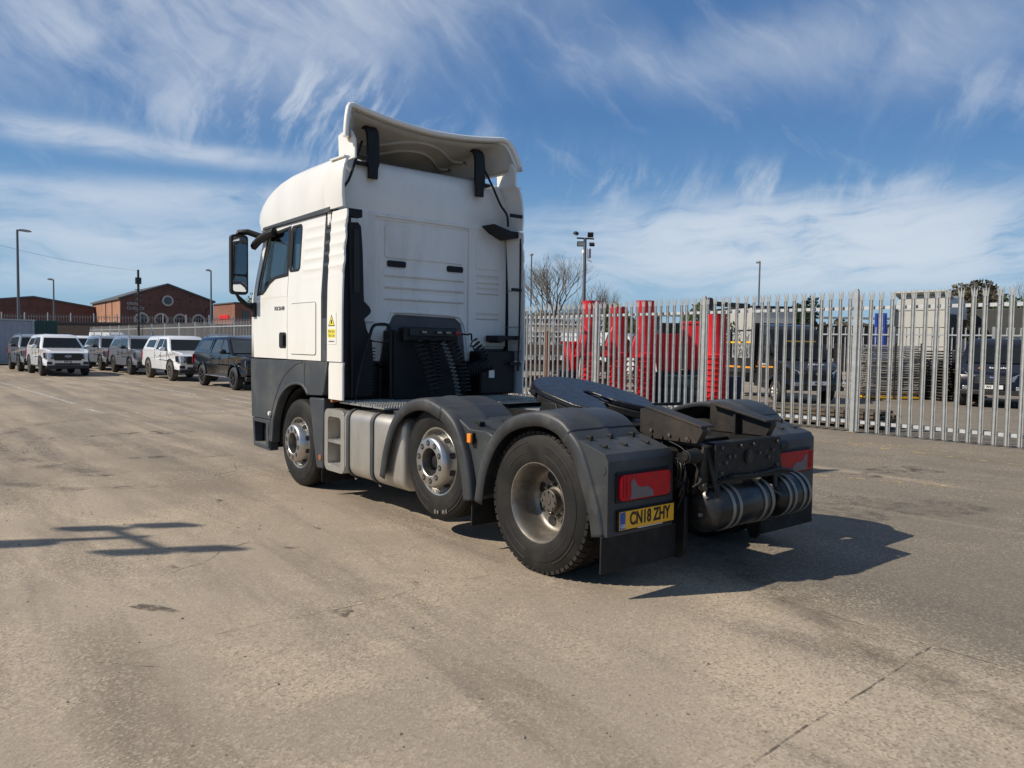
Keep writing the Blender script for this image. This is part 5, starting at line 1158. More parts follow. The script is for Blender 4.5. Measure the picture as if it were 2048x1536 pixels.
for x in (-.82, .88):
    for y in (-.8, .7): MB().box(x-.03, x+.03, y, y+.06, 0, 1.85).build('cradle', 'lamp_steel', te)
# ------------------------------------------------------------------ vans and lorries in the yard
def van(name, loc, rz, label, paint, H, L, cat, flat=False, plate=None, white_steel=True, orange=True):
    o = empty(name, (*loc, 0), rz, label, cat)
    xe = -2.25 if flat else -L
    s = H/2.45
    prof = [(0, .42), (.03, .72), (-.06, 1.0), (-.22, 1.12), (-.80, 1.32), (-1.42, 2.08*s+.06), (-1.62, 2.30*s+.06), (-2.0, H), (xe+.05, H), (xe, H-.1), (xe, .45)]
    for xw in ([-.88] if flat else [-L+1.0, -.88]):
        prof += [(xw-.44, .40)] + [(xw+.43*math.cos(R(a)), .38+.43*math.sin(R(a))) for a in range(168, 10, -26)] + [(xw+.44, .40)]
    b = MB().prism(prof, 'y', -.98, .98)
    def shp(v):
        k = 1.0
        if v.x > -.9: k -= .15*(1+v.x/.9)**2
        if v.z > 1.25: k -= .15*(v.z-1.25)/(H-1.25)
        return V(v.x, v.y*k, v.z)
    b.move(shp); b = b.build('body', paint, o, bevel=.05, segs=3)
    kk = lambda z: .98*(1-.15*max(0, z-1.25)/(H-1.25))
    z1 = 2.08*s+.04
    ws = [(-.84, -.80, 1.36), (-.84, .80, 1.36), (-1.40, .76, z1), (-1.40, -.76, z1)]
    MB().add([(x+.035, y, z) for x, y, z in ws]+[(x-.02, y, z) for x, y, z in ws], [(0, 1, 2, 3), (7, 6, 5, 4), (0, 4, 5, 1), (1, 5, 6, 2), (2, 6, 7, 3), (3, 7, 4, 0)]).build('windscreen', 'car_window', o, smooth=0)
    for sd in SD:
        pts = [(-1.02, 1.32), (-2.0, 1.32), (-2.0, z1), (-1.52, z1), (-1.30, 1.7)]
        MB().add([(x, sd*(kk(z)+.006), z) for x, z in pts]+[(x, sd*(kk(z)-.02), z) for x, z in pts], [tuple(range(5)), (9, 8, 7, 6, 5)]+[(i, (i+1) % 5, 5+(i+1) % 5, 5+i) for i in range(5)]).build('window', 'car_window', o, smooth=0)
        MB().loft([[(.03, sd*.50, .95), (.03, sd*.50, .80), (-.08, sd*.80, .84), (-.30, sd*.86, 1.02), (-.34, sd*.83, 1.17), (-.12, sd*.72, 1.06)], [(-.2, sd*.5, .95), (-.2, sd*.5, .8), (-.25, sd*.7, .84), (-.4, sd*.74, 1.02), (-.42, sd*.72, 1.15), (-.3, sd*.62, 1.06)]]).build('headlamp', 'head_lamp', o, bevel=.006)
        MB().box(-1.22, -1.10, *sorted((sd*1.02, sd*1.22)), 1.40, 1.74).build('door_mirror', 'trim_black', o, bevel=.03)
        MB().box(-1.2, -1.12, *sorted((sd*.93, sd*1.05)), 1.48, 1.54).build('mirror_stem', 'trim_black', o)
        MB().box(-2.08, -1.94, *sorted((sd*.98, sd*1.0)), 1.10, 1.14).build('door_handle', 'trim_black', o, bevel=.006)
        for x in (-1.0, -2.16): MB().box(x-.004, x+.004, *sorted((sd*.975, sd*.9835)), .55, 1.30).build('door_gap', 'trim_black', o)
        for xw in (-.88, -4.0 if flat else -L+1.0):
            car_wheel(o, xw, .96, .35, sd, 'tyre_clean', 'pvc_white' if white_steel else 'wheel_grey', spokes=8)
        MB().box(-.02, .045, *sorted((sd*.60, sd*.78)), .55, .66).build('fog_lamp', 'head_lamp', o, bevel=.01)
    g_ = MB().prism(rrect(-.47, .47, .72, .98, .05, 4), 'x', -.06, .05).build('grille', 'trim_black', o, bevel=.01)
    for z in (.77, .84, .91): MB().box(.048, .062, -.45, .45, z-.01, z+.012).build('grille_bar', 'trim_black' if flat else 'chrome', g_)
    MB().cyl((.055, 0, .93), (.068, 0, .93), .11, n=24).move(lambda v: V(v.x, v.y, .93+(v.z-.93)*.42)).build('badge', 'chrome', g_)
    MB().cyl((.066, 0, .93), (.071, 0, .93), .097, n=24).move(lambda v: V(v.x, v.y, .93+(v.z-.93)*.37)).build('badge_field', 'badge_blue', g_)
    text('badge_text', 'Ford', .06, 'plate_white', g_, (.073, 0, .928), (0, 1, 0), (0, 0, 1), sx=1.2, shear=.2)
    MB().box(-.05, .05, -.88, .88, .40, .54).build('bumper', 'trim_black', o, bevel=.02)
    if plate:
        p_ = MB().box(.052, .066, -.28, .28, .58, .70).build('number_plate', 'plate_white', o)
        text('plate_text', plate, .11, 'ink_black', p_, (.068, 0, .638), (0, 1, 0), (0, 0, 1), sx=.78, bold=.003)
    if orange:
        MB().prism([(-.42, 1.195), (-.34, 1.235), (-.26, 1.20), (-.34, 1.16)], 'x', -.345, -.30).build('bonnet_emblem', 'stripe_orange', o)
        for i in range(9): MB().box(-.36, -.30, -.12+.058*i, -.078+.058*i, 1.19, 1.225+.012*(i % 3 == 0)).build('bonnet_lettering', 'white_print', o)
    if flat:
        bed = MB().box(-5.6, -2.32, -1.05, 1.05, .86, .98).box(-5.6, -2.32, -.5, .5, .50, .86).build('flatbed', 'trim_black', o, bevel=.01)
        for sd in SD:
            MB().box(-5.6, -2.35, *sorted((sd*1.03, sd*1.06)), .99, 1.36).build('side_board', 'paint_black', o)
            MB().box(-5.6, -2.35, *sorted((sd*1.062, sd*1.068)), 1.02, 1.08).build('reflective_stripe', 'stripe_orange', o)
            MB().box(-2.1, -.95, *sorted((sd*.983, sd*.988)), 1.08, 1.13).build('reflective_stripe', 'stripe_orange', o)
            MB().box(-5.4, -4.6, *sorted((sd*1.0, sd*1.05)), .55, .61).build('side_guard', 'stripe_yellow', o)
            for x in (-2.4, -4.0, -5.5): MB().box(x-.04, x+.04, *sorted((sd*.97, sd*1.03)), .98, 2.35).build('rack_post', 'trim_black', o)
        MB().box(-2.40, -2.34, -1.0, 1.0, 1.0, 2.55).build('headboard', 'trim_black', o)
        for z in (1.9, 2.3): MB().box(-5.5, -2.4, -1.03, -.99, z-.03, z+.03).box(-5.5, -2.4, .99, 1.03, z-.03, z+.03).build('rack_rail', 'stripe_yellow' if z < 2 else 'trim_black', o)
        MB().box(-1.10, -1.085, -.55, .55, 1.92, 1.96).build('amber_bar', 'stripe_yellow', o)
        for sd in SD:
            for i in range(5): MB().box(-1.75+.09*i, -1.70+.09*i, *sorted((sd*.984, sd*.988)), 1.16, 1.22).build('door_lettering', 'white_print', o)
            MB().box(-1.95, -1.86, *sorted((sd*.984, sd*.989)), 1.14, 1.28).build('door_emblem', 'stripe_orange', o)
    return o
van('flatbed_truck', (8.15, -17.5), R(150), 'black flatbed truck with orange side stripes parked behind the fence', 'paint_black', 2.50, 0, 'truck', True, 'MX 6 J')
van('van', (4.45, -20.9), R(104), 'dark navy van facing the fence at the right edge', 'paint_navy', 2.12, 4.8, 'van', False, 'WV  UC', False)
van('van', (19.5, -24.0), R(205), 'white van half hidden behind the red hoppers', 'paint_white', 2.35, 5.0, 'van', False, None, False, False)
van('van', (86.0, -15.5), R(200), 'distant white van behind the left-hand fence', 'paint_white', 2.4, 5.2, 'van', False, None, False, False)
bv = empty('box_lorry', (18.5, -31.5, 0), R(150), 'white box lorry standing behind the black flatbed truck', 'lorry')
MB().box(-5.5, 0, -1.2, 1.2, 1.05, 3.85).build('box_body', 'cream_cab', bv, bevel=.05)
MB().box(-5.6, .05, -1.22, 1.22, 3.86, 3.94).build('roof_edge', 'trim_black', bv)
MB().prism([(.05, .6), (1.7, .6), (1.75, 1.4), (1.45, 2.7), (.05, 2.75)], 'y', -1.1, 1.1).build('cab', 'cream_cab', bv, bevel=.08)
MB().add([(1.745, -.95, 1.5), (1.745, .95, 1.5), (1.48, .9, 2.6), (1.48, -.9, 2.6)], [(0, 1, 2, 3)]).build('windscreen', 'car_window', bv, solid=.02)
for x in (1.0, -3.6):
    for sd in SD: car_wheel(bv, x, 1.1, .45, sd, 'tyre_clean', 'wheel_grey')
# cream lorry and dark trailer at the far right
wl = empty('lorry', (11.6, -32.9, 0), R(-90), 'cream high-cab lorry standing beyond the rear fence', 'lorry')
MB().loft([[(x, y*w, z) for x, y in ((0, -1), (0, 1), (2.1, 1), (2.35, .85), (2.35, -.85), (2.1, -1))] for z, w in ((1.2, 1.25), (2.9, 1.25), (3.7, 1.2), (4.2, 1.08), (4.3, .9))]).build('cab', 'cream_cab', wl, bevel=.06)
MB().box(-.35, .0, -1.25, -1.18, 1.3, 3.9).box(-.35, 0, 1.18, 1.25, 1.3, 3.9).build('side_fairing', 'cream_cab', wl)
MB().prism([(.6, 4.2), (-.3, 4.5), (-.3, 4.43), (.6, 4.1)], 'y', -1.2, 1.2).build('roof_deflector', 'cream_cab', wl)
for sd in SD: MB().box(.9, 2.0, *sorted((sd*1.235, sd*1.26)), 2.3, 3.2).build('window', 'car_window', wl, bevel=.02)
for sd in SD: MB().box(-.02, .8, *sorted((sd*1.24, sd*1.262)), 1.6, 3.4).build('dark_panel', 'trim_black', wl)
for z in (1.9, 2.8, 3.6): MB().box(-.012, .0, -1.15, 1.15, z-.012, z+.012).build('panel_joint', 'trim_black', wl)
MB().box(-4.2, 2.3, -1.1, 1.1, .6, 1.28).build('chassis', 'trim_black', wl)
for x in (1.4, -2.4, -3.6):
    for sd in SD: car_wheel(wl, x, 1.2, .5, sd, 'tyre_clean', 'wheel_grey')
tl_ = empty('trailer', (9.3, -36.5, 0), R(-90), 'long dark curtain-sided trailer right of the cream lorry', 'trailer')
MB().box(-.5, 10, -1.25, 1.25, 1.2, 3.75).build('body', 'trailer_dark', tl_, bevel=.03)
for i in range(12): MB().box(-.3+.85*i, -.24+.85*i, -1.27, 1.27, 1.25, 3.7).build('curtain_strap', 'trim_black', tl_)
for x in (6.5, 7.8, 9.1):
    for sd in SD: car_wheel(tl_, x, 1.2, .5, sd, 'tyre_clean', 'wheel_grey')
MB().box(-.3, 9.8, -1.0, 1.0, .75, 1.19).build('chassis', 'trim_black', tl_)
bc = empty('container', (13.8, -33.6, 0), R(-65), 'bright blue container end between the sheds and the cream lorry', 'container')
MB().box(0, 3, -.28, .28, 0, 3.55).build('shell', 'blue_box', bc, bevel=.02)
for i in range(3): MB().box(-.03, 0, -.2+.18*i, -.15+.18*i, .1, 3.45).build('door_bar', 'blue_box', bc)
# loading crane
cr = empty('loading_crane', (11.8, -17.0, 0), LEFT, 'dark crane arm on a grey post, rising above the fence', 'crane')
MB().cyl((0, 0, 0), (0, 0, 3.1), .09, n=14).build('post', 'lamp_steel', cr)
MB().box(-.35, .35, -.35, .35, 0, .06).build('base_plate', 'lamp_steel', cr)
MB().bar((.10, 0, 3.2), (-1.3, 0, 3.12), .14, .16).build('arm', 'flood_dark', cr, bevel=.02)
MB().cyl((.10, -.14, 3.22), (.10, .14, 3.22), .17, n=20).build('roller', 'flood_dark', cr)
# racks and boards seen between the cab and the chutes
rk = empty('storage_rack', (18.0, -15.4, 0), LEFT, 'white storage rack loaded with boards behind the fence next to the cab', 'rack')
for x in (-1.0, 0, 1.0):
    for y in (-.5, .5): MB().box(x-.035, x+.035, y-.035, y+.035, 0, 2.45).build('upright', 'pvc_white', rk)
for z in (.35, 1.0, 1.65, 2.25):
    MB().box(-1.05, 1.05, -.54, .54, z-.05, z).build('shelf', 'pvc_white', rk)
    for i in range(4): MB().box(-.95, .9+rp.uniform(-.2, .1), -.48+.24*i, -.28+.24*i, z+.002, z+.04+rp.uniform(.02, .14)).build('board', rp.choice(['timber_pale', 'pvc_white', 'timber', 'cream_cab']), rk)
mp = empty('mesh_panels', (20.6, -18.6, 0), LEFT, 'white lattice panels standing at the back of the yard', 'panels')
for i in range(24): MB().box(-1.6+.14*i, -1.55+.14*i, -.02, .02, .6, 3.0).build('bar', 'pvc_white', mp)
for i in range(9): MB().box(-1.65, 1.75, .021, .05, .7+.27*i, .76+.27*i).build('bar', 'pvc_white', mp)
for x in (-1.6, 1.7): MB().box(x-.04, x+.04, -.10, -.025, 0, 3.05).build('post', 'lamp_steel', mp)
rk2 = empty('storage_rack', (15.2, -13.3, 0), LEFT, 'low dark rack full of timber right behind the fence beside the cab', 'rack')
for x in (-1.6, -.5, .5, 1.5):
    for y in (-.5, .5): MB().box(x-.035, x+.035, y-.035, y+.035, 0, 1.55).build('upright', 'lamp_steel', rk2)
for z in (.3, .85, 1.4):
    MB().box(-1.7, 1.6, -.55, .55, z-.05, z).build('shelf', 'lamp_steel', rk2)
    for i in range(5): MB().box(-1.6+rp.uniform(0, .3), 1.5+rp.uniform(-.4, .05), -.5+.2*i, -.33+.2*i, z+.002, z+.06+rp.uniform(.02, .25)).build('board', rp.choice(['timber', 'timber', 'rust', 'tube_dark']), rk2)
# long low shed far behind
sh = empty('long_shed', (40, -36, 0), math.atan2(-12.36, -10.15), 'long low dark shed with a pale roof edge behind the yard', 'shed')
MB().box(0, 36, 5.7, 6, 0, 3.7).build('rear_wall', 'shed_dark', sh)
for i in range(45): MB().box(.4+.8*i-.39, .4+.8*i+.39, .06-.03*(i % 2), .12, .0, 3.6).build('wall_board', 'shed_dark', sh)
MB().prism([(-.5, 4.10), (6.4, 4.35), (6.4, 4.5), (-.5, 4.25)], 'x', -.5, 36.5).build('roof', 'shed_roof', sh)
for i in range(10): MB().box(3.9*i-.1, 3.9*i+.1, -.2, -.02, 0, 4.08).build('post', 'lamp_steel', sh)
WA, WB = (115.5, -7.4), (88.0, -41.0)
# ------------------------------------------------------------------ poles
def lamp_post(x, y, h, label, rz, arm=.9, r=.085):
    o = empty('lamp_post', (x, y, 0), rz, label, 'lamp post', 'street lamp posts')
    MB().cyl((0, 0, 0), (0, 0, 1.4), r*1.5, n=12).cyl((0, 0, 1.4), (0, 0, h), r*1.05, r*.75, n=12).build('post', 'lamp_steel', o)
    MB().box(-.05, arm*.35, -.04, .04, h-.06, h+.02).build('bracket', 'lamp_steel', o)
    MB().sphere((arm*.55, 0, h+.03), .5, 14, 8, (arm, .32, .20)).build('lantern', 'lamp_head', o)
    return o
lamp_post(61.0, -2.87, 9.35, 'tall lamp post at the left edge, above the grey cabin', -1.0, 1.1, .10)
lamp_post(82.4, -8.35, 7.35, 'small lamp post in front of the low brick warehouse', 2.2, .7)
lamp_post(67.6, -18.55, 8.0, 'lamp post in front of the right half of the gabled warehouse', 2.2, .7)
lamp_post(41.5, -34.5, 8.75, 'lamp post beside the bare tree, just right of the cab', -.7, .5, .07)
lamp_post(30.2, -48.25, 8.45, 'lamp post above the black flatbed truck, against the sky', -.7, .8, .08)
mat('pole_wood', (.075, .06, .05), .9, var=.25, vs=3, stretch=(6, 6, .5))
tp = empty('telegraph_pole', (60.9, -10.8, 0), 0, 'wooden telegraph pole in front of the gabled brick warehouse', 'telegraph pole')
MB().cyl((0, 0, 0), (0, 0, 7.1), .115, .085, n=12).build('pole', 'pole_wood', tp)
MB().box(-.16, .16, -.2, .2, 6.0, 6.5).build('junction_box', 'flood_dark', tp, bevel=.02)
for i in range(8): MB().box(-.05, .05, -.26, .26, 2.6+.42*i, 2.64+.42*i).build('climbing_step', 'lamp_steel', tp)
cb = [(60.9, -10.8, 7.0)] + [(60.9+t*(62-60.9), -10.8+t*(4.0+10.8), 7.0+t*(9.9-7.0)-1.1*math.sin(t*PI)*.5) for t in [i/12 for i in range(1, 13)]]
tag(MB().tube(cb, .008, 5).build('overhead_cable', 'flood_dark', None), 'thin overhead cable running from the telegraph pole to the left', 'cable')
tag(MB().cyl((62, 4.0, 0), (62, 4.0, 9.9), .15, .11, n=10).build('telegraph_pole', 'pole_wood', None), 'telegraph pole outside the left edge that holds the cable', 'telegraph pole')
def flood(par, c, yaw, pitch, w=.36, h=.26):
    m = Matrix.Translation(c) @ Matrix.Rotation(yaw, 4, 'Z') @ Matrix.Rotation(pitch, 4, 'Y')
    a = MB().box(-.05, .03, -w/2, w/2, -h/2, h/2); a.move(lambda v: m @ v); a = a.build('floodlight', 'flood_dark', par, bevel=.008)
    b = MB().box(.031, .036, -w/2+.025, w/2-.025, -h/2+.025, h/2-.025); b.move(lambda v: m @ v); b.build('flood_glass', 'flood_glass', a, smooth=0)
cp = empty('camera_pole', (13.05, -12.15, 0), 0, 'grey pole with floodlights and a white security camera box, above the red chutes', 'camera pole', 'floodlight and camera poles')
MB().cyl((0, 0, 0), (0, 0, 5.05), .06, .05, n=14).build('pole', 'lamp_steel', cp)
MB().box(-.15, .15, -.15, .15, 0, .03).build('base_plate', 'lamp_steel', cp)
MB().bar((.17, .20, 5.04), (-.18, -.21, 5.02), .045, .045).build('crossbar', 'flood_dark', cp)
flood(cp, V(.17, .24, 5.17), 1.2, 1.1, .17, .13); flood(cp, V(-.10, -.13, 5.15), -.7, -.5, .18, .15); flood(cp, V(.08, .10, 4.86), 2.45, .15, .24, .16); flood(cp, V(-.14, -.16, 4.84), -.6, .9, .16, .12)
MB().box(-.13, -.05, -.15, -.05, 4.42, 4.72).build('camera_cabinet', 'lamp_head', cp, bevel=.015)
MB().sphere((.03, .02, 4.60), .06, 14, 10, (1, 1, 1.5)).build('dome_camera', 'pvc_white', cp)
MB().bar((-.06, -.06, 4.38), (-.14, -.17, 4.31), .05, .045).build('bullet_camera', 'pvc_white', cp)
# its twin stands outside the left edge of the picture and throws the shadow on the ground
c2 = empty('camera_pole', (5.62, 9.18, 0), 0, 'grey floodlight pole outside the left edge, throwing its shadow on the concrete', 'camera pole', 'floodlight and camera poles')
MB().cyl((0, 0, 0), (0, 0, 5.7), .055, .05, n=14).build('pole', 'lamp_steel', c2)
MB().box(-.15, .15, -.15, .15, 0, .03).build('base_plate', 'lamp_steel', c2)
MB().bar((.52, .10, 5.62), (-.62, -.05, 5.66), .06, .06).build('crossbar', 'flood_dark', c2)
MB().bar((.62, .44, 5.62), (.26, -.34, 5.62), .05, .05).bar((-.38, .36, 5.66), (-.76, -.42, 5.66), .05, .05).build('crossbar', 'flood_dark', c2)
for (cx, cy) in ((.56, .30), (.32, -.24), (-.46, .22), (-.70, -.28)): flood(c2, V(cx, cy, 5.70), 1.1+PI/2, .7, .42, .26)
MB().box(-.12, .12, .06, .22, 4.6, 5.2).build('camera_cabinet', 'lamp_head', c2, bevel=.02)
# ------------------------------------------------------------------ buildings at the left
def brick_mat(name, c1, c2, mortar, sc):
    m = bpy.data.materials.new(name); m.use_nodes = True; T = NT(m.node_tree); b = T.n['Principled BSDF']
    co = T.node('ShaderNodeTexCoord').outputs['Object']
    sp = T.node('ShaderNodeSeparateXYZ'); T.link(co, sp.inputs[0]); cbn = T.node('ShaderNodeCombineXYZ')
    T.link(T.math('ADD', sp.outputs[0], sp.outputs[1]), cbn.inputs[0]); T.link(sp.outputs[2], cbn.inputs[1])
    br = T.node('ShaderNodeTexBrick'); T.link(cbn.outputs[0], br.inputs['Vector']); br.inputs['Scale'].default_value = sc
    br.inputs['Color1'].default_value = (*c1, 1); br.inputs['Color2'].default_value = (*c2, 1); br.inputs['Mortar'].default_value = (*mortar, 1); br.inputs['Mortar Size'].default_value = .012
    n = T.noise(co, .35, 6, .65).outputs[0]
    T.link(T.mix(T.math('MULTIPLY', T.smooth(n, .45, .7), .5), br.outputs['Color'], tuple(x*.5 for x in c1)), b.inputs['Base Color']); b.inputs['Roughness'].default_value = .9
    M[name] = m
brick_mat('brick_red', (.22, .085, .058), (.27, .105, .068), (.20, .15, .12), 2.0)
brick_mat('brick_sunlit', (.36, .17, .10), (.42, .205, .12), (.30, .22, .17), 2.0)  # lighter copy of the brick, sunshine on the side wall put into its colour
brick_mat('brick_brown', (.125, .055, .043), (.155, .068, .052), (.13, .10, .09), 2.0)
mat('stone_trim', (.45, .41, .36), .85, var=.1)
mat('dark_pane', (.03, .035, .045), .15, coat=.4)
mat('slate', (.075, .085, .09), .7, var=.15)
mat('sign_grey', (.34, .34, .35), .6)
mat('sign_red', (.65, .012, .01), .5)
mat('cabin_grey', (.27, .30, .35), .5, var=.05)
mat('container_green', (.010, .050, .045), .5, var=.1)
mat('wall_dark', (.06, .045, .04), .9, var=.3)
def gabled(A, B, depth, zl, zr, ap, za, label, name, wallm, deco=False):
    """gable wall from A to B (world xy), apex at fraction ap; local x along the wall, y back"""
    A, B = Vector(A), Vector(B); L = (B-A).length; d = (B-A)/L
    o = empty(name, (A.x, A.y, 0), math.atan2(d.y, d.x), label, 'building'); ax = ap*L
    s = 1    # local +y points away from the camera
    MB().prism([(0, 0), (L, 0), (L, zr), (ax, za), (0, zl)], 'y', 0, .4).build('gable_wall', wallm, o, smooth=0)
    MB().box(0, .4, .4, depth, 0, zl-.05).build('side_wall', 'brick_sunlit' if deco else wallm, o, smooth=0)
    MB().box(L-.4, L, .4, depth, 0, zr-.05).build('side_wall', wallm, o, smooth=0)
    MB().prism([(0, 0), (L, 0), (L, zr), (ax, za), (0, zl)], 'y', depth, depth+.4).build('rear_wall', wallm, o, smooth=0)
    for (x0, z0, x1, z1) in ((-.35, zl-.08, ax, za), (ax, za, L+.35, zr-.08)):
        MB().prism([(x0, z0+.01), (x1, z1+.01), (x1, z1+.33), (x0, z0+.33)], 'y', -.28, depth+.6).build('roof', 'slate', o, smooth=0)
    if deco:
        c = Vector((ax+.0, 0, za-2.95))
        MB().lathe([(0, .72), (0, 1.02), (.12, 1.02), (.12, .72)], (c.x, -.12, c.z), (0, 1, 0), 28, closed=True).build('round_window_surround', 'stone_trim', o)
        MB().cyl((c.x, -.03, c.z), (c.x, -.02, c.z), .72, n=28).build('round_window', 'dark_pane', o, smooth=0)
        for fx in deco:
            x = fx*L; zc = 5.45
            w = MB().lathe([(0, .95), (0, 1.28), (.12, 1.28), (.12, .95)], (x, -.12, zc), (0, 1, 0), 20, closed=True).build('arched_window_surround', 'stone_trim', o)
            MB().cyl((x, -.05, zc), (x, -.04, zc), .95, n=24).box(x-.95, x+.95, -.05, -.04, 2.2, zc).build('arched_window', 'dark_pane', o, smooth=0)
            for q in (-.32, .32): MB().box(x+q-.03, x+q+.03, -.075, -.051, 2.3, zc+.85).build('glazing_bar', 'lamp_steel', o)
        for fx, z in ((.14, za-3.1), (.30, za-2.6), (.42, za-2.6), (.60, za-2.6), (.74, za-2.9), (.74, za-1.9), (.55, za-.9), (.46, za-.9), (.30, za-3.9), (.88, za-5.2)):
            MB().box(fx*L-.16, fx*L+.16, -.06, -.001, z-.14, z+.14).build('tie_plate', 'flood_dark', o)
        for i, t in enumerate(('GREAT', 'CLASSICS')):
            text('sign_letters', t, .70, 'sign_grey', o, (1.05, -.05, 8.25-.85*i), (1, 0, 0), (0, 0, 1), ext=.03, align='LEFT', bold=.02)
        MB().tube([(L-1.4, -.1, 5.0), (L-1.4, -.1, za-4.3), (L-.2, -.1, za-3.6)], .06, 6).build('downpipe', 'flood_dark', o)
        for y in (5, 10, 15, 20): MB().lathe([(0, .55), (0, .8), (.1, .8), (.1, .55)], (-.1, y, 4.6), (1, 0, 0), 16, closed=True).build('side_arch', 'stone_trim', o)
        for y in (7.5, 14): MB().cyl((-.06, y, 0), (-.06, y, zl-.1), .07, n=8).build('downpipe', 'flood_dark', o)
    return o
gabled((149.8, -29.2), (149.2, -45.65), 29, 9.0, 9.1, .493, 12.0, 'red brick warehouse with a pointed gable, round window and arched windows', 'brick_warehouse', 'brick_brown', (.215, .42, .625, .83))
gabled((175, -8.0), (175, -30.0), 30, 8.3, 8.0, .50, 9.7, 'long low brick warehouse at the left edge with a shallow roof', 'brick_warehouse', 'brick_brown')
sb_ = empty('brick_building', (121.4, -39.9, 0), 0, 'small flat-roofed brick building with a red sign, right of the gabled warehouse', 'building')
MB().box(0, 10.2, -7, 0, 0, 7.8).build('wall', 'brick_red', sb_, smooth=0)
MB().box(-.2, 10.4, -7.2, .2, 7.81, 8.0).build('parapet', 'slate', sb_)
MB().box(2.6, 7.0, .001, .12, 5.30, 5.95).build('sign_board', 'sign_red', sb_)
for y in (-2.2, -4.4): MB().box(-.05, -.001, y, y+1.0, 5.0, 6.6).build('window', 'dark_pane', sb_)
MB().cyl((-.1, -1.4, 0), (-.1, -1.4, 6.9), .06, n=8).build('downpipe', 'lamp_steel', sb_)
# dark boundary wall with spiked top
bw = empty('boundary_wall', (WA[0], WA[1], 0), math.atan2(WB[1]-WA[1], WB[0]-WA[0]), 'dark brick boundary wall with a spiked fence on top, below the warehouses', 'wall')
WL = math.dist(WA, WB)
MB().box(0, WL, 0, .4, 0, 3.65).build('wall', 'wall_dark', bw, smooth=0)
MB().box(0, WL, -.08, .48, 3.651, 3.85).build('coping', 'flood_dark', bw)
m = MB()
for i in range(int(WL/.35)): m.box(.35*i, .35*i+.06, .15, .18, 3.85, 4.75)
tag(m.build('spikes', 'lamp_steel', bw, smooth=0), kind='stuff')
for i in range(int(WL/3)): MB().box(3*i-.06, 3*i+.06, .1, .2, 3.85, 5.0).build('fence_post', 'galvanised', bw)
MB().box(0, WL, .14, .2, 4.45, 4.5).build('fence_rail', 'lamp_steel', bw)
# cabin and container
cbn = empty('site_cabin', (52.0, -2.62, 0), PI/2, 'pale grey site cabin at the left edge behind the pickups', 'cabin')
MB().box(0, 9, 0, -2.6, 0.08, 2.72).build('shell', 'cabin_grey', cbn, bevel=.03)
MB().box(-.05, 9.05, -2.65, .05, 2.725, 2.82).build('roof_edge', 'lamp_head', cbn)
for x in (0.02, 8.9): MB().box(x, x+.1, .001, .05, .0, 2.72).build('corner_post', 'lamp_head', cbn)
for i in range(28): MB().box(.25+.31*i, .30+.31*i, .001, .02, .15, 2.65).build('wall_rib', 'cabin_grey', cbn)
gc = empty('container', (60.4, -5.2, 0), PI/2, 'dark green container beside the grey cabin', 'container')
MB().box(0, 1.8, -5, 0, 0, 2.95).build('shell', 'container_green', gc, bevel=.03)
for i in range(7): MB().box(.05+.26*i, .15+.26*i, .001, .04, .1, 2.85).build('wall_rib', 'container_green', gc)
text('container_text', 'ALLIANCE', .17, 'white_print', gc, (.95, .045, 2.65), (-1, 0, 0), (0, 0, 1), ext=.003) if 0 else None
# ------------------------------------------------------------------ trees
mat('bark', (.10, .085, .068), .9, var=.25)
mat('twig', (.22, .195, .155), .9, var=.2)
mat('leaf_green', (.11, .15, .04), .7, var=.45, vs=.9)
mat('leaf_dark', (.028, .055, .018), .7, var=.4, vs=.9)
mat('leaf_brown', (.13, .105, .06), .8, var=.4, vs=.9)
def bare_tree(x, y, h, spread, label, seed, levels=6, trunk=.22):
    rnd = random.Random(seed); o = empty('bare_tree', (x, y, 0), 0, label, 'tree', 'bare trees'); tr = MB(); tw = MB()
    def grow(p, d, L, r, lv):
        q = p + d*L; mid = p.lerp(q, .5) + Vector((rnd.uniform(-1, 1), rnd.uniform(-1, 1), 0))*L*.05
        (tr if lv < 3 else tw).tube([p, mid, q], [r, r*.82, r*.62], 6 if lv < 2 else (4 if lv < 4 else 3))
        if lv >= levels: return
        n = 3 if lv < 5 else 2
        for i in range(n):
            a = rnd.uniform(0, 6.28); t = rnd.uniform(.32, .72)*(1.0 if lv else .8)
            e = Vector((math.cos(a)*t*spread, math.sin(a)*t*spread, 0)); nd = (d + e).normalized()
            if i == 0 and lv < 4: nd = (d*1.2 + e*.4).normalized()
            nd = (nd + Vector((0, 0, .12))).normalized()
            grow(q if i < 2 else p.lerp(q, .7), nd, L*rnd.uniform(.66, .86), r*(.56 if i else .64), lv+1)
    grow(Vector((0, 0, 0)), Vector((0, 0, 1)), h*.26, trunk, 0)
    tr.build('trunk', 'bark', o, smooth=60); tw.build('crown', 'twig', o, smooth=0)
bare_tree(29.1, -25.7, 8.0, 1.15, 'large bare tree standing just right of the lorry cab', 4, 7, .20)
bare_tree(31.0, -28.6, 5.8, .9, 'slim bare tree between the large bare tree and the camera pole', 9, 6, .13)
bare_tree(27.6, -27.6, 5.9, 1.0, 'small bare tree right of the camera pole', 12, 6, .13)
bare_tree(13.6, -53.0, 6.2, 1.1, 'bare tree at the right edge behind the dark trailer', 15, 6, .12)
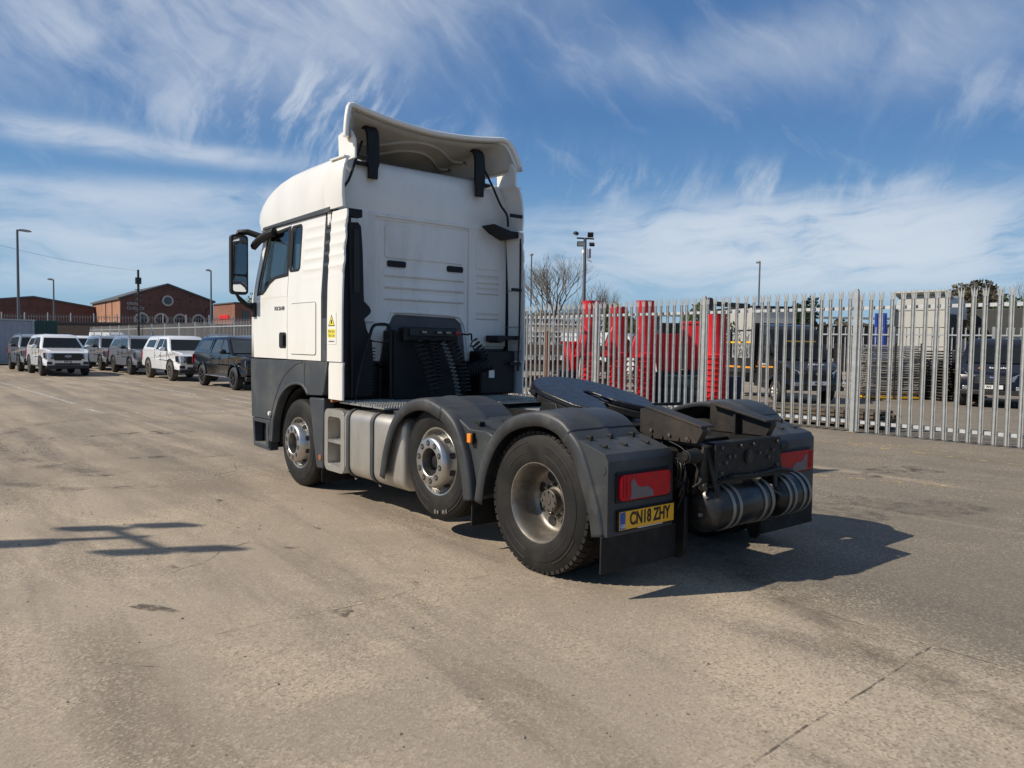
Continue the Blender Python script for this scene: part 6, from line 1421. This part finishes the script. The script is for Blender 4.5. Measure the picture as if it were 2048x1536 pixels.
def leafy(x, y, z0, rx, rz_, label, m, seed, n=1500, s=.16, cat='tree', lumps=7, name='leafy_tree'):
    rnd = random.Random(seed); o = empty(name, (x, y, 0), 0, label, cat, 'green trees and bushes')
    b = MB(); b.cyl((0, 0, 0), (0, 0, z0+rz_), .14, .05, n=8)
    L = [(rnd.uniform(-.6, .6)*rx, rnd.uniform(-.6, .6)*rx, z0+rz_*(1+rnd.uniform(-.6, .7)), rnd.uniform(.35, .6)) for _ in range(lumps)] + [(0, 0, z0+rz_, .7)]
    for c in L[:6]: b.tube([(0, 0, z0), (c[0]*.5, c[1]*.5, (z0+c[2])/2), (c[0], c[1], c[2])], [.06, .04, .015], 5)
    b.build('trunk', 'bark', o); c_ = MB()
    for i in range(n):
        cx, cy, cz, k = L[i % len(L)]
        v = Vector((rnd.gauss(0, 1), rnd.gauss(0, 1), rnd.gauss(0, 1))).normalized()*rnd.uniform(.45, 1.0)**.6
        p = Vector((cx+v.x*rx*k, cy+v.y*rx*k, cz+v.z*rz_*k)); a = Vector((rnd.gauss(0, 1), rnd.gauss(0, 1), rnd.gauss(0, 1))).normalized()*s*rnd.uniform(.5, 1.2)
        q = a.orthogonal().normalized()*s*rnd.uniform(.3, .7)
        c_.add([p-a, p+q, p+a, p-q], [(0, 1, 2, 3)])
    c_.build('crown', m, o, smooth=0)
leafy(16.3, -49.3, 1.2, 2.6, 2.5, 'green tree directly right of the cream lorry', 'leaf_brown', 1, 3000, .16)
leafy(14.4, -50.5, 1.0, 2.6, 2.4, 'dull green tree behind the dark trailer', 'leaf_green', 2, 3000, .16)
leafy(12.0, -51.0, .8, 2.6, 2.5, 'leafy tree at the right edge above the navy van', 'leaf_green', 3, 2500, .15)
leafy(22.6, -41.8, 1.6, .9, 1.7, 'narrow dark evergreen above the shed behind the flatbed truck', 'leaf_dark', 4, 1600, .14)
leafy(26.7, -28.8, 1.0, 1.3, 1.65, 'rounded green bush between the red chutes', 'leaf_green', 5, 2200, .13, 'bush', name='bush')
leafy(35.5, -30.0, .5, 3.0, 1.8, 'brownish hedge below the bare tree beside the cab', 'leaf_brown', 6, 2600, .2, 'bush', name='bush')
leafy(20.5, -28.5, .8, 1.5, 1.8, 'green bush behind the crane post', 'leaf_green', 7, 2000, .15, 'bush', name='bush')
leafy(131.0, -47.5, 3.5, 3.4, 4.2, 'pale green tree behind the small brick building', 'leaf_green', 8, 2600, .3)
far = MB(); rnd = random.Random(77)
for k in range(46):
    t = k/45; cx, cy = 30+70*(1-t), -75-10*math.sin(t*3)
    for i in range(120):
        v = Vector((rnd.gauss(0, 1), rnd.gauss(0, 1), rnd.gauss(0, 1))).normalized()*rnd.uniform(.4, 1)
        p = Vector((cx+v.x*2.4, cy+v.y*2, 2.6+1.9*v.z+.8*math.sin(k*1.7))); a = Vector((rnd.gauss(0, 1), rnd.gauss(0, 1), rnd.gauss(0, 1))).normalized()*.45; q = a.orthogonal().normalized()*.3
        far.add([p-a, p+q, p+a, p-q], [(0, 1, 2, 3)])
tag(far.build('distant_hedge', 'leaf_brown', None, smooth=0), 'distant hedge of brownish trees along the horizon', 'hedge', kind='stuff')

# loose grit lying on the concrete
gm_ = MB(); rnd = random.Random(5)
for i in range(900):
    x = rnd.uniform(-3.2, 7.0); y = rnd.uniform(-9.5, 4.4)
    if -1.0 < x < 5.6 and -1.4 < y < 1.4: continue
    r_ = rnd.choice((.003, .004, .005, .005, .007, .010))*(1.0 if y > -3 else 1.6)
    a = rnd.uniform(0, 6.28); pts = [(x+r_*rnd.uniform(.7, 1.3)*math.cos(a+k*1.2566), y+r_*rnd.uniform(.7, 1.3)*math.sin(a+k*1.2566), .0015) for k in range(5)]
    gm_.add(pts+[(x, y, .002+r_*rnd.uniform(.5, .9))], [(k, (k+1) % 5, 5) for k in range(5)])
mat('grit', (.20, .175, .14), .9, var=.6, vs=40)
tag(gm_.build('loose_grit', 'grit', None, smooth=0), 'loose grit scattered over the concrete', 'grit', kind='stuff')
